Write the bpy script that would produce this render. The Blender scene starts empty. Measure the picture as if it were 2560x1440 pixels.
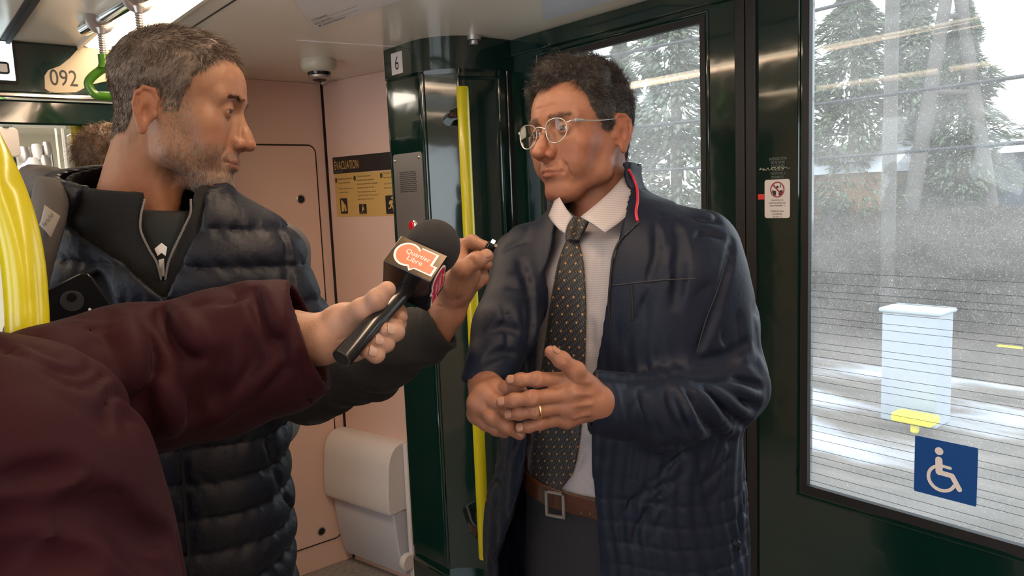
import bpy, math, random
import numpy as np
from mathutils import Vector, Matrix
from mathutils.bvhtree import BVHTree

# ------------------------------------------------------------------ camera
F = 1897.0
YAW, PITCH, ROLL, CAM_H = math.radians(39.2), math.radians(6.8), math.radians(2.35), 1.55
fw = np.array([math.sin(YAW) * math.cos(PITCH), math.cos(YAW) * math.cos(PITCH), -math.sin(PITCH)])
r0 = np.array([math.cos(YAW), -math.sin(YAW), 0.0])
u0 = np.cross(r0, fw)
rt = math.cos(ROLL) * r0 - math.sin(ROLL) * u0
up = math.cos(ROLL) * u0 + math.sin(ROLL) * r0
CAM = np.array([0.0, 0.0, CAM_H])
scene = bpy.context.scene
COL = scene.collection
cd = bpy.data.cameras.new('camera')
cd.sensor_fit = 'HORIZONTAL'; cd.sensor_width = 36.0; cd.lens = 36.0 * F / 2560.0
cd.clip_start = 0.02; cd.clip_end = 500
co = bpy.data.objects.new('camera', cd); COL.objects.link(co)
co.matrix_world = Matrix(((rt[0], up[0], -fw[0], 0), (rt[1], up[1], -fw[1], 0), (rt[2], up[2], -fw[2], CAM_H), (0, 0, 0, 1)))
scene.camera = co

# ------------------------------------------------------------------ view, world, daylight
scene.view_settings.view_transform = 'Standard'
scene.view_settings.look = 'None'
scene.view_settings.exposure = 0.70
scene.view_settings.gamma = 1.0
scene.view_settings.use_curve_mapping = False
world = bpy.data.worlds.new('overcast_sky'); scene.world = world
world.use_nodes = True
wn, wl = world.node_tree.nodes, world.node_tree.links
wn.clear()
wo = wn.new('ShaderNodeOutputWorld'); bg = wn.new('ShaderNodeBackground')
tc = wn.new('ShaderNodeTexCoord'); sx = wn.new('ShaderNodeSeparateXYZ'); cr = wn.new('ShaderNodeValToRGB')
wl.new(tc.outputs['Generated'], sx.inputs[0]); wl.new(sx.outputs['Z'], cr.inputs[0])
cr.color_ramp.elements[0].position = 0.0; cr.color_ramp.elements[0].color = (0.80, 0.84, 0.90, 1)
cr.color_ramp.elements[1].position = 0.7; cr.color_ramp.elements[1].color = (0.74, 0.86, 1.0, 1)
wl.new(cr.outputs[0], bg.inputs[0]); bg.inputs[1].default_value = SKY = 3.3
wl.new(bg.outputs[0], wo.inputs[0])
def area(name, loc, aim, sx_, sy_, power, col):
    l = bpy.data.lights.new(name, 'AREA'); l.shape = 'RECTANGLE'; l.size = sx_; l.size_y = sy_
    l.energy = power; l.color = col
    o = bpy.data.objects.new(name, l); COL.objects.link(o); o.location = loc
    d = (Vector(aim) - Vector(loc)).normalized()
    zc = -d; yc = Vector((0, 1, 0)) if abs(d.y) < .9 else Vector((0, 0, 1))
    xc = yc.cross(zc).normalized(); yc = zc.cross(xc)
    o.matrix_world = Matrix(((xc.x, yc.x, zc.x, loc[0]), (xc.y, yc.y, zc.y, loc[1]), (xc.z, yc.z, zc.z, loc[2]), (0, 0, 0, 1)))
    return o
WARM = (1.0, 0.66, 0.42)
# ceiling strip lamps of the car (light of the diffusers built further down)
area('ceiling_lamp_light', (0.56, 1.0, 2.025), (0.56, 1.0, 0), 0.10, 2.9, 7.0, WARM)
area('ceiling_lamp_light', (0.56, -1.6, 2.025), (0.56, -1.6, 0), 0.10, 1.6, 4.5, WARM)
area('ceiling_lamp_light', (-0.45, 0.6, 2.025), (-0.45, 0.6, 0), 0.10, 3.4, 3.0, WARM)
area('next_car_lamp_light', (0.3, 4.4, 2.12), (0.3, 4.4, 0), 0.4, 2.6, 22.0, (1.0, .9, .76))

def ray(x, y): return fw + rt * (x - 1280) / F - up * (y - 720) / F
def P(x, y, z): return CAM + ray(x, y) * z
def onX(x, y, X):
    d = ray(x, y); return CAM + d * (X / d[0])
def onY(x, y, Y):
    d = ray(x, y); return CAM + d * (Y / d[1])
def onZ(x, y, Z):
    d = ray(x, y); return CAM + d * ((Z - CAM_H) / d[2])

# ------------------------------------------------------------------ materials
def lin(c):
    return tuple((v / 12.92 if v <= .04045 else ((v + .055) / 1.055) ** 2.4) for v in c)
def rgb(h):
    return lin(tuple(int(h[i:i + 2], 16) / 255 for i in (0, 2, 4)))
MATS = {}
def mat(name, col=(.5, .5, .5), rough=.5, metal=0., coat=0., sheen=0., emit=None, estr=0., noise=None, bump=None, attr=None, sss=0., spec=.5, trans=0., alpha=1.):
    """noise=(scale, amount, detail) varies the colour; bump=(scale, strength, distance)"""
    m = bpy.data.materials.new(name); m.use_nodes = True
    n, l = m.node_tree.nodes, m.node_tree.links
    b = n['Principled BSDF']
    b.inputs['Base Color'].default_value = (*col, 1); b.inputs['Roughness'].default_value = rough
    b.inputs['Metallic'].default_value = metal; b.inputs['Coat Weight'].default_value = coat
    b.inputs['Coat Roughness'].default_value = .04
    b.inputs['Sheen Weight'].default_value = sheen; b.inputs['Specular IOR Level'].default_value = spec
    b.inputs['Sheen Roughness'].default_value = .4
    b.inputs['Transmission Weight'].default_value = trans; b.inputs['Alpha'].default_value = alpha
    if sss:
        b.inputs['Subsurface Weight'].default_value = sss
        b.inputs['Subsurface Radius'].default_value = (1.0, .35, .2); b.inputs['Subsurface Scale'].default_value = .008
    if emit:
        b.inputs['Emission Color'].default_value = (*emit, 1); b.inputs['Emission Strength'].default_value = estr
    t = n.new('ShaderNodeTexCoord')
    src = None
    if attr:
        a = n.new('ShaderNodeAttribute'); a.attribute_name = attr; src = a.outputs['Color']
    if noise:
        z = n.new('ShaderNodeTexNoise'); z.inputs['Scale'].default_value = noise[0]; z.inputs['Detail'].default_value = noise[2] if len(noise) > 2 else 3
        l.new(t.outputs['Object'], z.inputs['Vector'])
        mr = n.new('ShaderNodeMapRange'); mr.inputs['From Min'].default_value = .3; mr.inputs['From Max'].default_value = .7
        mr.inputs['To Min'].default_value = 1 - noise[1]; mr.inputs['To Max'].default_value = 1 + noise[1]
        l.new(z.outputs['Fac'], mr.inputs['Value'])
        mx = n.new('ShaderNodeVectorMath'); mx.operation = 'SCALE'
        if src: l.new(src, mx.inputs[0])
        else: mx.inputs[0].default_value = col
        l.new(mr.outputs[0], mx.inputs['Scale']); src = mx.outputs[0]
    if src: l.new(src, b.inputs['Base Color'])
    if bump:
        z = n.new('ShaderNodeTexNoise'); z.inputs['Scale'].default_value = bump[0]; z.inputs['Detail'].default_value = 4
        l.new(t.outputs['Object'], z.inputs['Vector'])
        bp = n.new('ShaderNodeBump'); bp.inputs['Strength'].default_value = bump[1]; bp.inputs['Distance'].default_value = bump[2]
        l.new(z.outputs['Fac'], bp.inputs['Height']); l.new(bp.outputs[0], b.inputs['Normal'])
    MATS[name] = m
    return m

M_green = mat('dark_green_lacquer', (.0025, .018, .014), .10, coat=.6, bump=(2.2, .25, .02))
M_black = mat('black_rubber', (.008, .008, .009), .5)
M_blackgloss = mat('black_gloss', (.006, .007, .008), .1)
M_ceil = mat('cream_ceiling_panel', rgb('e6decf'), .2, bump=(1.5, .15, .02))
M_wall = mat('warm_grey_wall_panel', rgb('eccabd'), .38, noise=(900, .03, 2))
M_seam = mat('dark_seam', (.02, .015, .014), .7)
M_white = mat('off_white_plastic', rgb('e6e2e2'), .22)
M_whiteplate = mat('pale_grey_plastic', rgb('c9ccd6'), .35)
M_steel = mat('brushed_steel', (.42, .40, .39), .38, metal=.85)
M_chrome = mat('chrome', (.75, .74, .72), .12, metal=1)
M_yellow = mat('yellow_powder_coat', rgb('bdb205'), .25, coat=.2)
M_lime = mat('lime_green_plastic', rgb('3c6b16'), .25)
M_sticker = mat('white_sticker', rgb('dcd6d4'), .4)
M_ink = mat('black_ink', (.012, .012, .014), .5)
M_greyink = mat('worn_grey_ink', rgb('6e7876'), .5)
M_red = mat('red_vinyl', rgb('d83a36'), .4)
M_blue = mat('blue_vinyl', rgb('12478c'), .4)
M_sand = mat('sand_yellow_vinyl', rgb('d9b36c'), .45)
M_charcoal = mat('charcoal_vinyl', rgb('2b2527'), .45)
M_screen = mat('lit_screen', (.3, .35, .4), .2, emit=(.75, .95, 1.0), estr=1.1)
M_lamp = mat('lit_diffuser', (.8, .7, .6), .4, emit=(1.0, .80, .56), estr=6.0)
M_floor = mat('grey_floor', (.30, .29, .28), .5, noise=(60, .2, 3))

# ------------------------------------------------------------------ objects
ORG = {}
def thing(name, label, cat, loc=(0, 0, 0), group=None):
    o = bpy.data.objects.new(name, None); COL.objects.link(o); o.location = loc
    o.empty_display_size = .05
    ORG[o] = Vector(loc); return tag(o, label, cat, group)
def tag(o, label, cat=None, group=None):
    o['label'] = label
    if cat: o['category'] = cat
    if group: o['group'] = group
    return o
def struct(o):
    o['kind'] = 'structure'; return o
def mk(name, verts, faces, m, parent=None, smooth=True, origin=None, cols=None, mats=None, midx=None):
    v = np.asarray(verts, dtype=np.float64).reshape(-1, 3)
    org = ORG[parent] if parent is not None else (Vector(origin) if origin is not None else Vector(v.mean(axis=0)))
    v = v - np.array(org)
    me = bpy.data.meshes.new(name)
    if isinstance(faces, np.ndarray):
        nf, k = faces.shape
        me.vertices.add(len(v)); me.vertices.foreach_set('co', v.astype(np.float32).ravel())
        me.loops.add(nf * k); me.loops.foreach_set('vertex_index', faces.astype(np.int32).ravel())
        me.polygons.add(nf); me.polygons.foreach_set('loop_start', np.arange(0, nf * k, k, dtype=np.int32))
        me.update(calc_edges=True); me.validate()
    else:
        me.from_pydata([tuple(p) for p in v], [], [tuple(int(i) for i in f) for f in faces]); me.update()
    if smooth: me.polygons.foreach_set('use_smooth', np.ones(len(me.polygons), dtype=bool))
    for q in (mats or [m]): me.materials.append(q)
    if midx is not None: me.polygons.foreach_set('material_index', np.asarray(midx, dtype=np.int32))
    if cols is not None:
        a = me.color_attributes.new('Col', 'FLOAT_COLOR', 'POINT')
        c = np.ones((len(v), 4), np.float32); c[:, :3] = cols; a.data.foreach_set('color', c.ravel())
    o = bpy.data.objects.new(name, me); COL.objects.link(o)
    if parent is not None:
        o.parent = parent; ORG[o] = org
    else:
        o.location = org; ORG[o] = org
    return o
def sharp(o, ang=35):
    o.data.set_sharp_from_angle(angle=math.radians(ang)); return o

class MB:
    """collects shapes into one mesh"""
    def __init__(s): s.v = []; s.f = []; s.m = []; s.cur = 0
    def add(s, v, f):
        b = len(s.v); s.v += [tuple(p) for p in v]; s.f += [tuple(i + b for i in q) for q in f]; s.m += [s.cur] * len(f); return s
    def box(s, lo, hi):
        x0, y0, z0 = lo; x1, y1, z1 = hi
        return s.add([(x0, y0, z0), (x1, y0, z0), (x1, y1, z0), (x0, y1, z0), (x0, y0, z1), (x1, y0, z1), (x1, y1, z1), (x0, y1, z1)],
                     [(0, 3, 2, 1), (4, 5, 6, 7), (0, 1, 5, 4), (1, 2, 6, 5), (2, 3, 7, 6), (3, 0, 4, 7)])
    def prism(s, poly, z0, z1, fr=None):
        """extrude a polygon (list of 2-D points) from z0 to z1; fr = frame function (a,b,c)->world"""
        fr = fr or (lambda a, b, c: (a, b, c))
        n = len(poly)
        v = [fr(a, b, z0) for a, b in poly] + [fr(a, b, z1) for a, b in poly]
        return s.add(v, [tuple(range(n))[::-1], tuple(range(n, 2 * n))] + [(i, (i + 1) % n, n + (i + 1) % n, n + i) for i in range(n)])
    def tube(s, pts, r, n=16, caps=True, flat=1.0):
        pts = [np.array(p, float) for p in pts]; R = r if hasattr(r, '__len__') else [r] * len(pts)
        T = [pts[min(i + 1, len(pts) - 1)] - pts[max(i - 1, 0)] for i in range(len(pts))]
        t = T[0] / np.linalg.norm(T[0]); a = np.array([0, 0, 1.]) if abs(t[2]) < .9 else np.array([1., 0, 0])
        u = np.cross(t, a); u /= np.linalg.norm(u); v = []; f = []
        for i, p in enumerate(pts):
            t = T[i] / (np.linalg.norm(T[i]) + 1e-12); u = u - t * (u @ t); u /= np.linalg.norm(u) + 1e-12; w = np.cross(t, u)
            for k in range(n):
                th = 2 * math.pi * k / n; v.append(p + R[i] * (u * math.cos(th) + w * flat * math.sin(th)))
        for i in range(len(pts) - 1):
            for k in range(n):
                f.append((i * n + k, i * n + (k + 1) % n, (i + 1) * n + (k + 1) % n, (i + 1) * n + k))
        if caps: f += [tuple(range(n))[::-1], tuple((len(pts) - 1) * n + k for k in range(n))]
        return s.add(v, f)
    def lathe(s, prof, c, ax=(0, 0, 1), n=24):
        """prof = list of (radius, height along ax) from centre c"""
        ax = np.array(ax, float); ax /= np.linalg.norm(ax); a = np.array([0, 0, 1.]) if abs(ax[2]) < .9 else np.array([1., 0, 0])
        u = np.cross(ax, a); u /= np.linalg.norm(u); w = np.cross(ax, u); c = np.array(c, float); v = []; f = []
        for r, h in prof:
            for k in range(n):
                th = 2 * math.pi * k / n; v.append(c + ax * h + r * (u * math.cos(th) + w * math.sin(th)))
        for i in range(len(prof) - 1):
            for k in range(n): f.append((i * n + k, i * n + (k + 1) % n, (i + 1) * n + (k + 1) % n, (i + 1) * n + k))
        f += [tuple(range(n))[::-1], tuple((len(prof) - 1) * n + k for k in range(n))]
        return s.add(v, f)
    def build(s, name, m, parent=None, smooth=True, ang=35, bev=0, mats=None, origin=None):
        o = mk(name, s.v, s.f, m, parent, smooth, mats=mats, midx=s.m if mats else None, origin=origin)
        if smooth: sharp(o, ang)
        if bev:
            b = o.modifiers.new('bevel', 'BEVEL'); b.width = bev; b.segments = 3; b.limit_method = 'ANGLE'; b.angle_limit = math.radians(40)
        return o

def plane_frame(O, u, v, n=None):
    """2-D frame on a wall: (a, b, c) -> O + a u + b v + c n"""
    O, u, v = (np.array(q, float) for q in (O, u, v)); u = u / np.linalg.norm(u); v = v / np.linalg.norm(v)
    n = np.cross(u, v)
    return lambda a, b, c=0: O + a * u + b * v + c * n
def rrect(x0, y0, x1, y1, r, k=5):
    out = []
    for cx, cy, a0 in ((x1 - r, y1 - r, 0), (x0 + r, y1 - r, 90), (x0 + r, y0 + r, 180), (x1 - r, y0 + r, 270)):
        for i in range(k + 1):
            a = math.radians(a0 + 90 * i / k); out.append((cx + r * math.cos(a), cy + r * math.sin(a)))
    return out
def circ(cx, cy, r, k=24, ry=None):
    return [(cx + r * math.cos(2 * math.pi * i / k), cy + (ry or r) * math.sin(2 * math.pi * i / k)) for i in range(k)]
def text_mesh(name, s, fr, x, y, h, m, parent, w=None, align='LEFT', depth=.0004, lift=.0006, extr=.0002, shear=0):
    """lettering standing on frame fr with its lower left (or centre) at (x, y), cap height about h, squeezed to width w"""
    cu = bpy.data.curves.new('t', 'FONT'); cu.body = s; cu.size = 1.0; cu.align_x = 'LEFT'; cu.extrude = 0.0; cu.shear = shear
    cu.resolution_u = 3
    o = bpy.data.objects.new('t', cu); me = bpy.data.meshes.new_from_object(o)
    v = np.zeros(len(me.vertices) * 3); me.vertices.foreach_get('co', v); v = v.reshape(-1, 3)
    fcs = [tuple(p.vertices) for p in me.polygons]
    bpy.data.objects.remove(o); bpy.data.curves.remove(cu); bpy.data.meshes.remove(me)
    if not len(v): return None
    v[:, 0] -= v[:, 0].min(); W = v[:, 0].max(); k = h / .70
    sx_ = (w / W) if w else k
    nl = s.count('\n') + 1
    x0 = x - (W * sx_ / 2 if align == 'CENTER' else 0)
    pts = [fr(x0 + p[0] * sx_, y + p[1] * k, lift) for p in v]
    return mk(name, pts, fcs, m, parent, smooth=False)
# ------------------------------------------------------------------ the car body
ZC = 2.045            # ceiling height
XR = 1.60             # inner face of the right side wall
XL = -1.02
YE = 2.95             # end wall
struct(MB().box((XL, -2.6, -.06), (XR + .1, 6.4, 0)).build('floor', M_floor, smooth=False))
c = MB(); c.box((XL, -2.6, ZC), (XR + .1, YE + .05, ZC + .05))
c = c.build('ceiling', M_ceil, smooth=False); struct(c)
# longitudinal seams of the ceiling panels
s = MB(); s.box((.30, -2.6, ZC - .004), (.312, 2.6, ZC + .001))
s.box((.312, -2.6, ZC - .012), (.322, 2.6, ZC + .001)); s.build('seam', M_seam, c, smooth=False)
s = MB(); s.tube([(.70, 2.9, ZC), (.70, -2.5, ZC)], .0025, 6); s.build('seam', M_seam, c)
s = MB(); s.tube([onZ(740, 100, ZC), onZ(985, 116, ZC), onZ(1060, 121, ZC)], .002, 6); s.build('joint', M_white, c)

# right side wall: everything around the two door leaves
w = MB()
w.box((XR, 1.93, 0), (XR + .08, 3.0, ZC)); w.box((XR, -.16, 1.99), (XR + .08, 1.93, ZC)); w.box((XR, -.30, 0), (XR + .08, -.16, ZC))
w.box((XR, -2.6, 0), (XR + .08, -.30, .85)); w.box((XR, -2.6, 1.9), (XR + .08, -.30, ZC)); w.box((XR, -2.6, .85), (XR + .08, -1.7, 1.9))
struct(w.build('wall_right', M_green, smooth=False))
w = MB()
w.box((XL - .08, -2.6, 0), (XL, 3.0, .85)); w.box((XL - .08, -2.6, 1.9), (XL, 3.0, ZC))
for y in (-2.6, -1.1, .45, 2.0): w.box((XL - .08, y, .85), (XL, y + .28, 1.9))
w.box((XL - .08, 2.28, .85), (XL, 3.0, 1.9))
struct(w.build('wall_left', M_wall, smooth=False))
w = MB(); w.box((XL, -2.66, 0), (XR, -2.6, ZC)); struct(w.build('wall_back', M_wall, smooth=False))

# clear but dusty door glass
def glass_mat(name, dust, col=(.80, .78, .74)):
    m = bpy.data.materials.new(name); m.use_nodes = True; n, l = m.node_tree.nodes, m.node_tree.links; n.clear()
    o = n.new('ShaderNodeOutputMaterial'); tr = n.new('ShaderNodeBsdfTransparent'); gl = n.new('ShaderNodeBsdfGlossy')
    tl = n.new('ShaderNodeBsdfTranslucent'); df = n.new('ShaderNodeBsdfDiffuse'); fr = n.new('ShaderNodeFresnel'); fr.inputs[0].default_value = 1.38
    gl.inputs['Roughness'].default_value = .02; tr.inputs[0].default_value = (.95, .97, .96, 1)
    tl.inputs[0].default_value = (*col, 1); df.inputs[0].default_value = (*col, 1)
    t = n.new('ShaderNodeTexCoord'); mp = n.new('ShaderNodeMapping'); mp.inputs['Scale'].default_value = (1, 1, 2.5)
    z1 = n.new('ShaderNodeTexNoise'); z1.inputs['Scale'].default_value = 4; z1.inputs['Detail'].default_value = 4
    z2 = n.new('ShaderNodeTexNoise'); z2.inputs['Scale'].default_value = 420; z2.inputs['Detail'].default_value = 1
    l.new(t.outputs['Object'], mp.inputs[0]); l.new(mp.outputs[0], z1.inputs['Vector']); l.new(t.outputs['Object'], z2.inputs['Vector'])
    m1 = n.new('ShaderNodeMapRange'); m1.inputs['From Min'].default_value = .3; m1.inputs['From Max'].default_value = .75
    m1.inputs['To Min'].default_value = dust * .6; m1.inputs['To Max'].default_value = dust * 1.5; l.new(z1.outputs['Fac'], m1.inputs[0])
    m2 = n.new('ShaderNodeMapRange'); m2.inputs['From Min'].default_value = .66; m2.inputs['From Max'].default_value = .74
    m2.inputs['To Min'].default_value = 0; m2.inputs['To Max'].default_value = .35; l.new(z2.outputs['Fac'], m2.inputs[0])
    ad = n.new('ShaderNodeMath'); ad.operation = 'ADD'; l.new(m1.outputs[0], ad.inputs[0]); l.new(m2.outputs[0], ad.inputs[1])
    mh = n.new('ShaderNodeMixShader'); mh.inputs[0].default_value = .25; l.new(tl.outputs[0], mh.inputs[1]); l.new(df.outputs[0], mh.inputs[2])
    ms = n.new('ShaderNodeMixShader'); l.new(ad.outputs[0], ms.inputs[0]); l.new(tr.outputs[0], ms.inputs[1]); l.new(mh.outputs[0], ms.inputs[2])
    mf = n.new('ShaderNodeMixShader'); l.new(fr.outputs[0], mf.inputs[0]); l.new(ms.outputs[0], mf.inputs[1]); l.new(gl.outputs[0], mf.inputs[2])
    l.new(mf.outputs[0], o.inputs[0]); return m
M_glass = glass_mat('dusty_glass', .13)
M_glass_clean = glass_mat('clean_glass', .02)

def door_leaf(name, y0, y1, wy0, wy1, wz0, wz1, lines):
    """door leaf between y0 and y1 with a window opening"""
    T = .05; b = MB()
    b.box((XR, y0, .02), (XR + T, wy0, 1.99)); b.box((XR, wy1, .02), (XR + T, y1, 1.99))
    b.box((XR, wy0, .02), (XR + T, wy1, wz0)); b.box((XR, wy0, wz1), (XR + T, wy1, 1.99))
    d = struct(b.build(name, M_green, smooth=False))
    g = MB(); q = .016; x0, x1 = XR - .002, XR + .012
    g.box((x0, wy0, wz0), (x1, wy0 + q, wz1)); g.box((x0, wy1 - q, wz0), (x1, wy1, wz1)); g.box((x0, wy0 + q, wz0), (x1, wy1 - q, wz0 + q * 1.3)); g.box((x0, wy0 + q, wz1 - q), (x1, wy1 - q, wz1))
    g.build('gasket', M_black, d, smooth=False)
    # raised bead round the opening, catches the light
    g = MB(); e = .008
    for a, bb in (((wy0 - e, wz0 - e), (wy0 - e, wz1 + e)), ((wy0 - e, wz1 + e), (wy1 + e, wz1 + e)), ((wy1 + e, wz1 + e), (wy1 + e, wz0 - e)), ((wy1 + e, wz0 - e), (wy0 - e, wz0 - e))):
        g.tube([(XR - .001, a[0], a[1]), (XR - .001, bb[0], bb[1])], .0035, 8)
    g.build('window_bead', M_green, d)
    p = MB().box((XR + .014, wy0, wz0), (XR + .019, wy1, wz1)).build('window_pane', M_glass, d, smooth=False)
    if lines:
        h = MB(); z = wz0 + .03
        for k in range(26):
            h.box((XR + .0125, wy0 + .01, z), (XR + .0135, wy1 - .01, z + .0007)); z += .0195 + .006 * math.sin(k * 1.9)
        h.build('heating_wires', M_ink, p, smooth=False)
    return d
d1 = door_leaf('door_1', 1.085, 1.925, 1.172, 1.785, .845, 1.985 - .012, False)
d2 = door_leaf('door_2', -.155, 1.028, .06, .914, .832, 1.985 - .006, True)
# rubber seals where the leaves meet
g = MB(); g.box((XR - .008, 1.058, .02), (XR + .045, 1.085, 1.99)); g.build('edge_seal', M_black, d1, smooth=False, bev=.003)
g = MB(); g.box((XR - .008, 1.028, .02), (XR + .045, 1.056, 1.99)); g.build('edge_seal', M_black, d2, smooth=False, bev=.003)
# corner post beside the first leaf
t = MB().box((XR - .012, 1.93, 0), (XR + .02, 2.02, ZC)); t = struct(t.build('trim_1', M_green, smooth=False, bev=.006))
MB().box((XR - .006, 1.921, .02), (XR + .02, 1.9295, 1.99)).build('seal', M_black, t, smooth=False)
t = MB().box((XR - .012, -.16, 1.993), (XR + .01, 1.925, ZC)); struct(t.build('trim_2', M_green, smooth=False, bev=.004))
# left windows, panes only
for k, y in enumerate((-2.32, -.82, .73)):
    struct(MB().box((XL - .05, y, .85), (XL - .045, y + 1.27 if k < 2 else y + 1.27, 1.9)).build('window_%d' % (k + 1), M_glass_clean, smooth=False))
struct(MB().box((XR + .03, -1.7, .85), (XR + .035, -.3, 1.9)).build('window_4', M_glass_clean, smooth=False))

# ------------------------------------------------------------------ green equipment pillar
A_, B_, C_, D_, E_ = (1.335, 2.25), (1.343, 2.055), (1.425, 1.955), (1.545, 1.925), (1.605, 1.93)
pil = thing('equipment_pillar', 'tall glossy dark green pillar between the pale side panel and the first door leaf', 'pillar', (1.47, 2.1, 0))
def smooth_poly(pts, k=8, r=.28):
    out = []; n = len(pts)
    for i in range(n):
        p = np.array(pts[i]); a = np.array(pts[i - 1]); b = np.array(pts[(i + 1) % n])
        s_, e_ = p + (a - p) * r, p + (b - p) * r
        for j in range(k + 1):
            t_ = j / k; out.append(tuple((1 - t_) ** 2 * s_ + 2 * t_ * (1 - t_) * p + t_ ** 2 * e_))
    return out
body = [(1.60, 2.36)] + [(1.425, 2.36), A_] + smooth_poly([A_, B_, C_, D_, (1.60, 1.935)], 6, .12)[7:-7] + [(1.60, 1.935)]
pb = MB().prism(body, .30, 1.952).build('body', M_green, pil, ang=30)
hd = [(1.60, 2.36), (1.42, 2.36), (1.32, 2.235)]
for i in range(15):
    a = math.radians(180 + 90 * i / 14); hd.append((1.475 + .155 * math.cos(a), 2.075 + .165 * math.sin(a)))
hd.append((1.60, 1.905))
MB().prism(hd, 1.948, ZC).build('header', M_green, pil, ang=30)
MB().prism(hd, .0, .30).build('plinth', M_green, pil, ang=30, bev=.008)
# raised rim around the handrail recess, and the ribs on the edges
fr2 = plane_frame((C_[0], C_[1], 0), (D_[0] - C_[0], D_[1] - C_[1], 0), (0, 0, 1))
rim = MB()
for (a0, z0, a1, z1) in ((.128, .36, .128, 1.925), (-.01, 1.925, .128, 1.925), (-.01, .36, -.01, 1.925), (-.01, .36, .128, .36)):
    rim.tube([fr2(a0, z0, .001), fr2(a1, z1, .001)], .0055, 10)
rim.build('recess_rim', M_green, pil)
rim = MB(); rim.tube([(B_[0] + .004, B_[1] - .004, .33), (B_[0] + .004, B_[1] - .004, 1.945)], .005, 10)
rim.tube([(A_[0] + .001, A_[1] + .002, .33), (A_[0] + .001, A_[1] + .002, 1.945)], .003, 8); rim.build('edge_bead', M_green, pil)
# intercom
fr1 = plane_frame((A_[0], A_[1], 0), (B_[0] - A_[0], B_[1] - A_[1], 0), (0, 0, 1))
ic = thing('intercom_panel', 'brushed steel intercom plate with speaker holes and red button on the green pillar', 'intercom', tuple(fr1(.1, 1.5)))
MB().prism(rrect(.016, 1.315, .182, 1.707, .012), .0005, .004, fr1).build('faceplate', M_steel, ic)
g = MB()
for i in range(14):
    for j in range(11):
        g.prism(circ(.052 + i * .0068 + (j % 2) * .0034, 1.583 + j * .0063, .0021, 6), .0041, .0046, fr1)
g.build('speaker_holes', M_ink, ic, smooth=False)
for x, z in ((.028, 1.686), (.168, 1.690)):
    g = MB(); g.lathe([(.0058, 0), (.0058, .003), (.003, .0045)], fr1(x, z, .004), fr1(0, 0, 1) - fr1(0, 0, 0), 12); g.build('screw', M_chrome, ic)
bn = fr1(0, 0, 1) - fr1(0, 0, 0)
MB().lathe([(.020, 0), (.020, .004), (.0165, .006), (.0165, .003)], fr1(.112, 1.472, .004), bn, 28).build('button_ring', M_chrome, ic)
MB().lathe([(.0155, 0), (.0155, .007), (.012, .010), (.0, .0105)], fr1(.112, 1.472, .004), bn, 28).build('red_button', mat('red_button', (.55, .01, .02), .3), ic)
text_mesh('marking', 'SOS', fr1, .095, 1.385, .016, M_greyink, ic, w=.036, lift=.0046)
# number plate
npl = thing('number_plate', 'small white plate with black number 6 at the top of the green pillar', 'sign', tuple(fr1(.04, 2.0)))
q = plane_frame((1.3185, 2.234, 0), (.004, -.1, 0), (0, 0, 1))
MB().prism(rrect(.048, 1.958, .112, 2.026, .003), .0005, .003, q).build('plate', M_sticker, npl, smooth=False)
text_mesh('number', '6', q, .080, 1.972, .042, M_ink, npl, w=.021, align='CENTER', lift=.0034)
# yellow handrail on the pillar
hr = thing('pillar_handrail', 'straight vertical yellow grab pole mounted in front of the green pillar', 'handrail', (1.315, 1.8, .45))
g = MB(); g.lathe([(.0, 0), (.0165, 0), (.0178, .003), (.0178, 1.417), (.0165, 1.42), (0, 1.42)], (1.315, 1.8, .45), (0, 0, 1), 28); g.build('pole', M_yellow, hr)
for z in (1.80, .52):
    g = MB(); g.tube([(1.315, 1.812, z), (1.325, 1.86, z), (1.345, 1.90, z), (1.40, 1.995, z)], [.018, .017, .015, .02], 14, flat=1.0); g.build('bracket', M_blackgloss, hr)

# ------------------------------------------------------------------ pale end of the car
a_ = np.array([1.434, 2.93]); b_ = np.array([1.523, 2.54]); dsw = (b_ - a_) / np.linalg.norm(b_ - a_)
frs = plane_frame((a_[0], a_[1], 0), (dsw[0], dsw[1], 0), (0, 0, 1))      # pale side panel, a runs towards the camera
def sw(x, y):
    d = ray(x, y); n_ = np.array([-dsw[1], dsw[0]]); t_ = (n_ @ a_) / (n_ @ d[:2]); p_ = CAM + d * t_
    return (p_[:2] - a_) @ dsw, p_[2]
w = MB(); w.prism([(0.002, 0), (.62, 0), (.62, ZC), (0.002, ZC)], -.03, 0, frs); wr = w.build('wall_side_panel', M_wall, smooth=False, bev=.003); struct(wr); wr.name = 'wall_niche'
w = MB(); w.box((.80, YE, 0), (1.434 + .002, YE + .04, ZC)); we = struct(w.build('wall_end', M_wall, smooth=False, bev=.003))
MB().box((1.40, YE + .003, 0), (1.47, YE + .05, ZC)).build('corner_seam', M_seam, we, smooth=False)
# access panel with locks
fre = plane_frame((0, YE - .0015, 0), (1, 0, 0), (0, 0, 1))
ap = thing('access_panel', 'tall pale access panel with round quarter-turn locks in the end wall', 'panel', (1.1, YE, 0))
pl = MB(); pl.prism(rrect(.86, .12, 1.388, 1.792, .03), .0012, .007, fre); pl.build('panel', M_wall, ap, bev=.002)
sm = MB(); sm.tube([fre(x, z, .001) for x, z in rrect(.857, .117, 1.391, 1.795, .033)] + [fre(1.391, 1.762, .001)], .0035, 6); sm.build('gap', M_seam, ap)
for x, z in ((1.312, 1.578), (1.295, .169)):
    L = MB(); L.lathe([(.019, 0), (.019, .002), (.014, .004), (.013, .001)], fre(x, z, .006), (0, -1, 0), 24); lk = L.build('lock', M_steel, ap)
    L = MB(); L.lathe([(.010, 0), (.010, .003), (0, .003)], fre(x, z, .006), (0, -1, 0), 16); L.build('lock_core', M_seam, lk)

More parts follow.
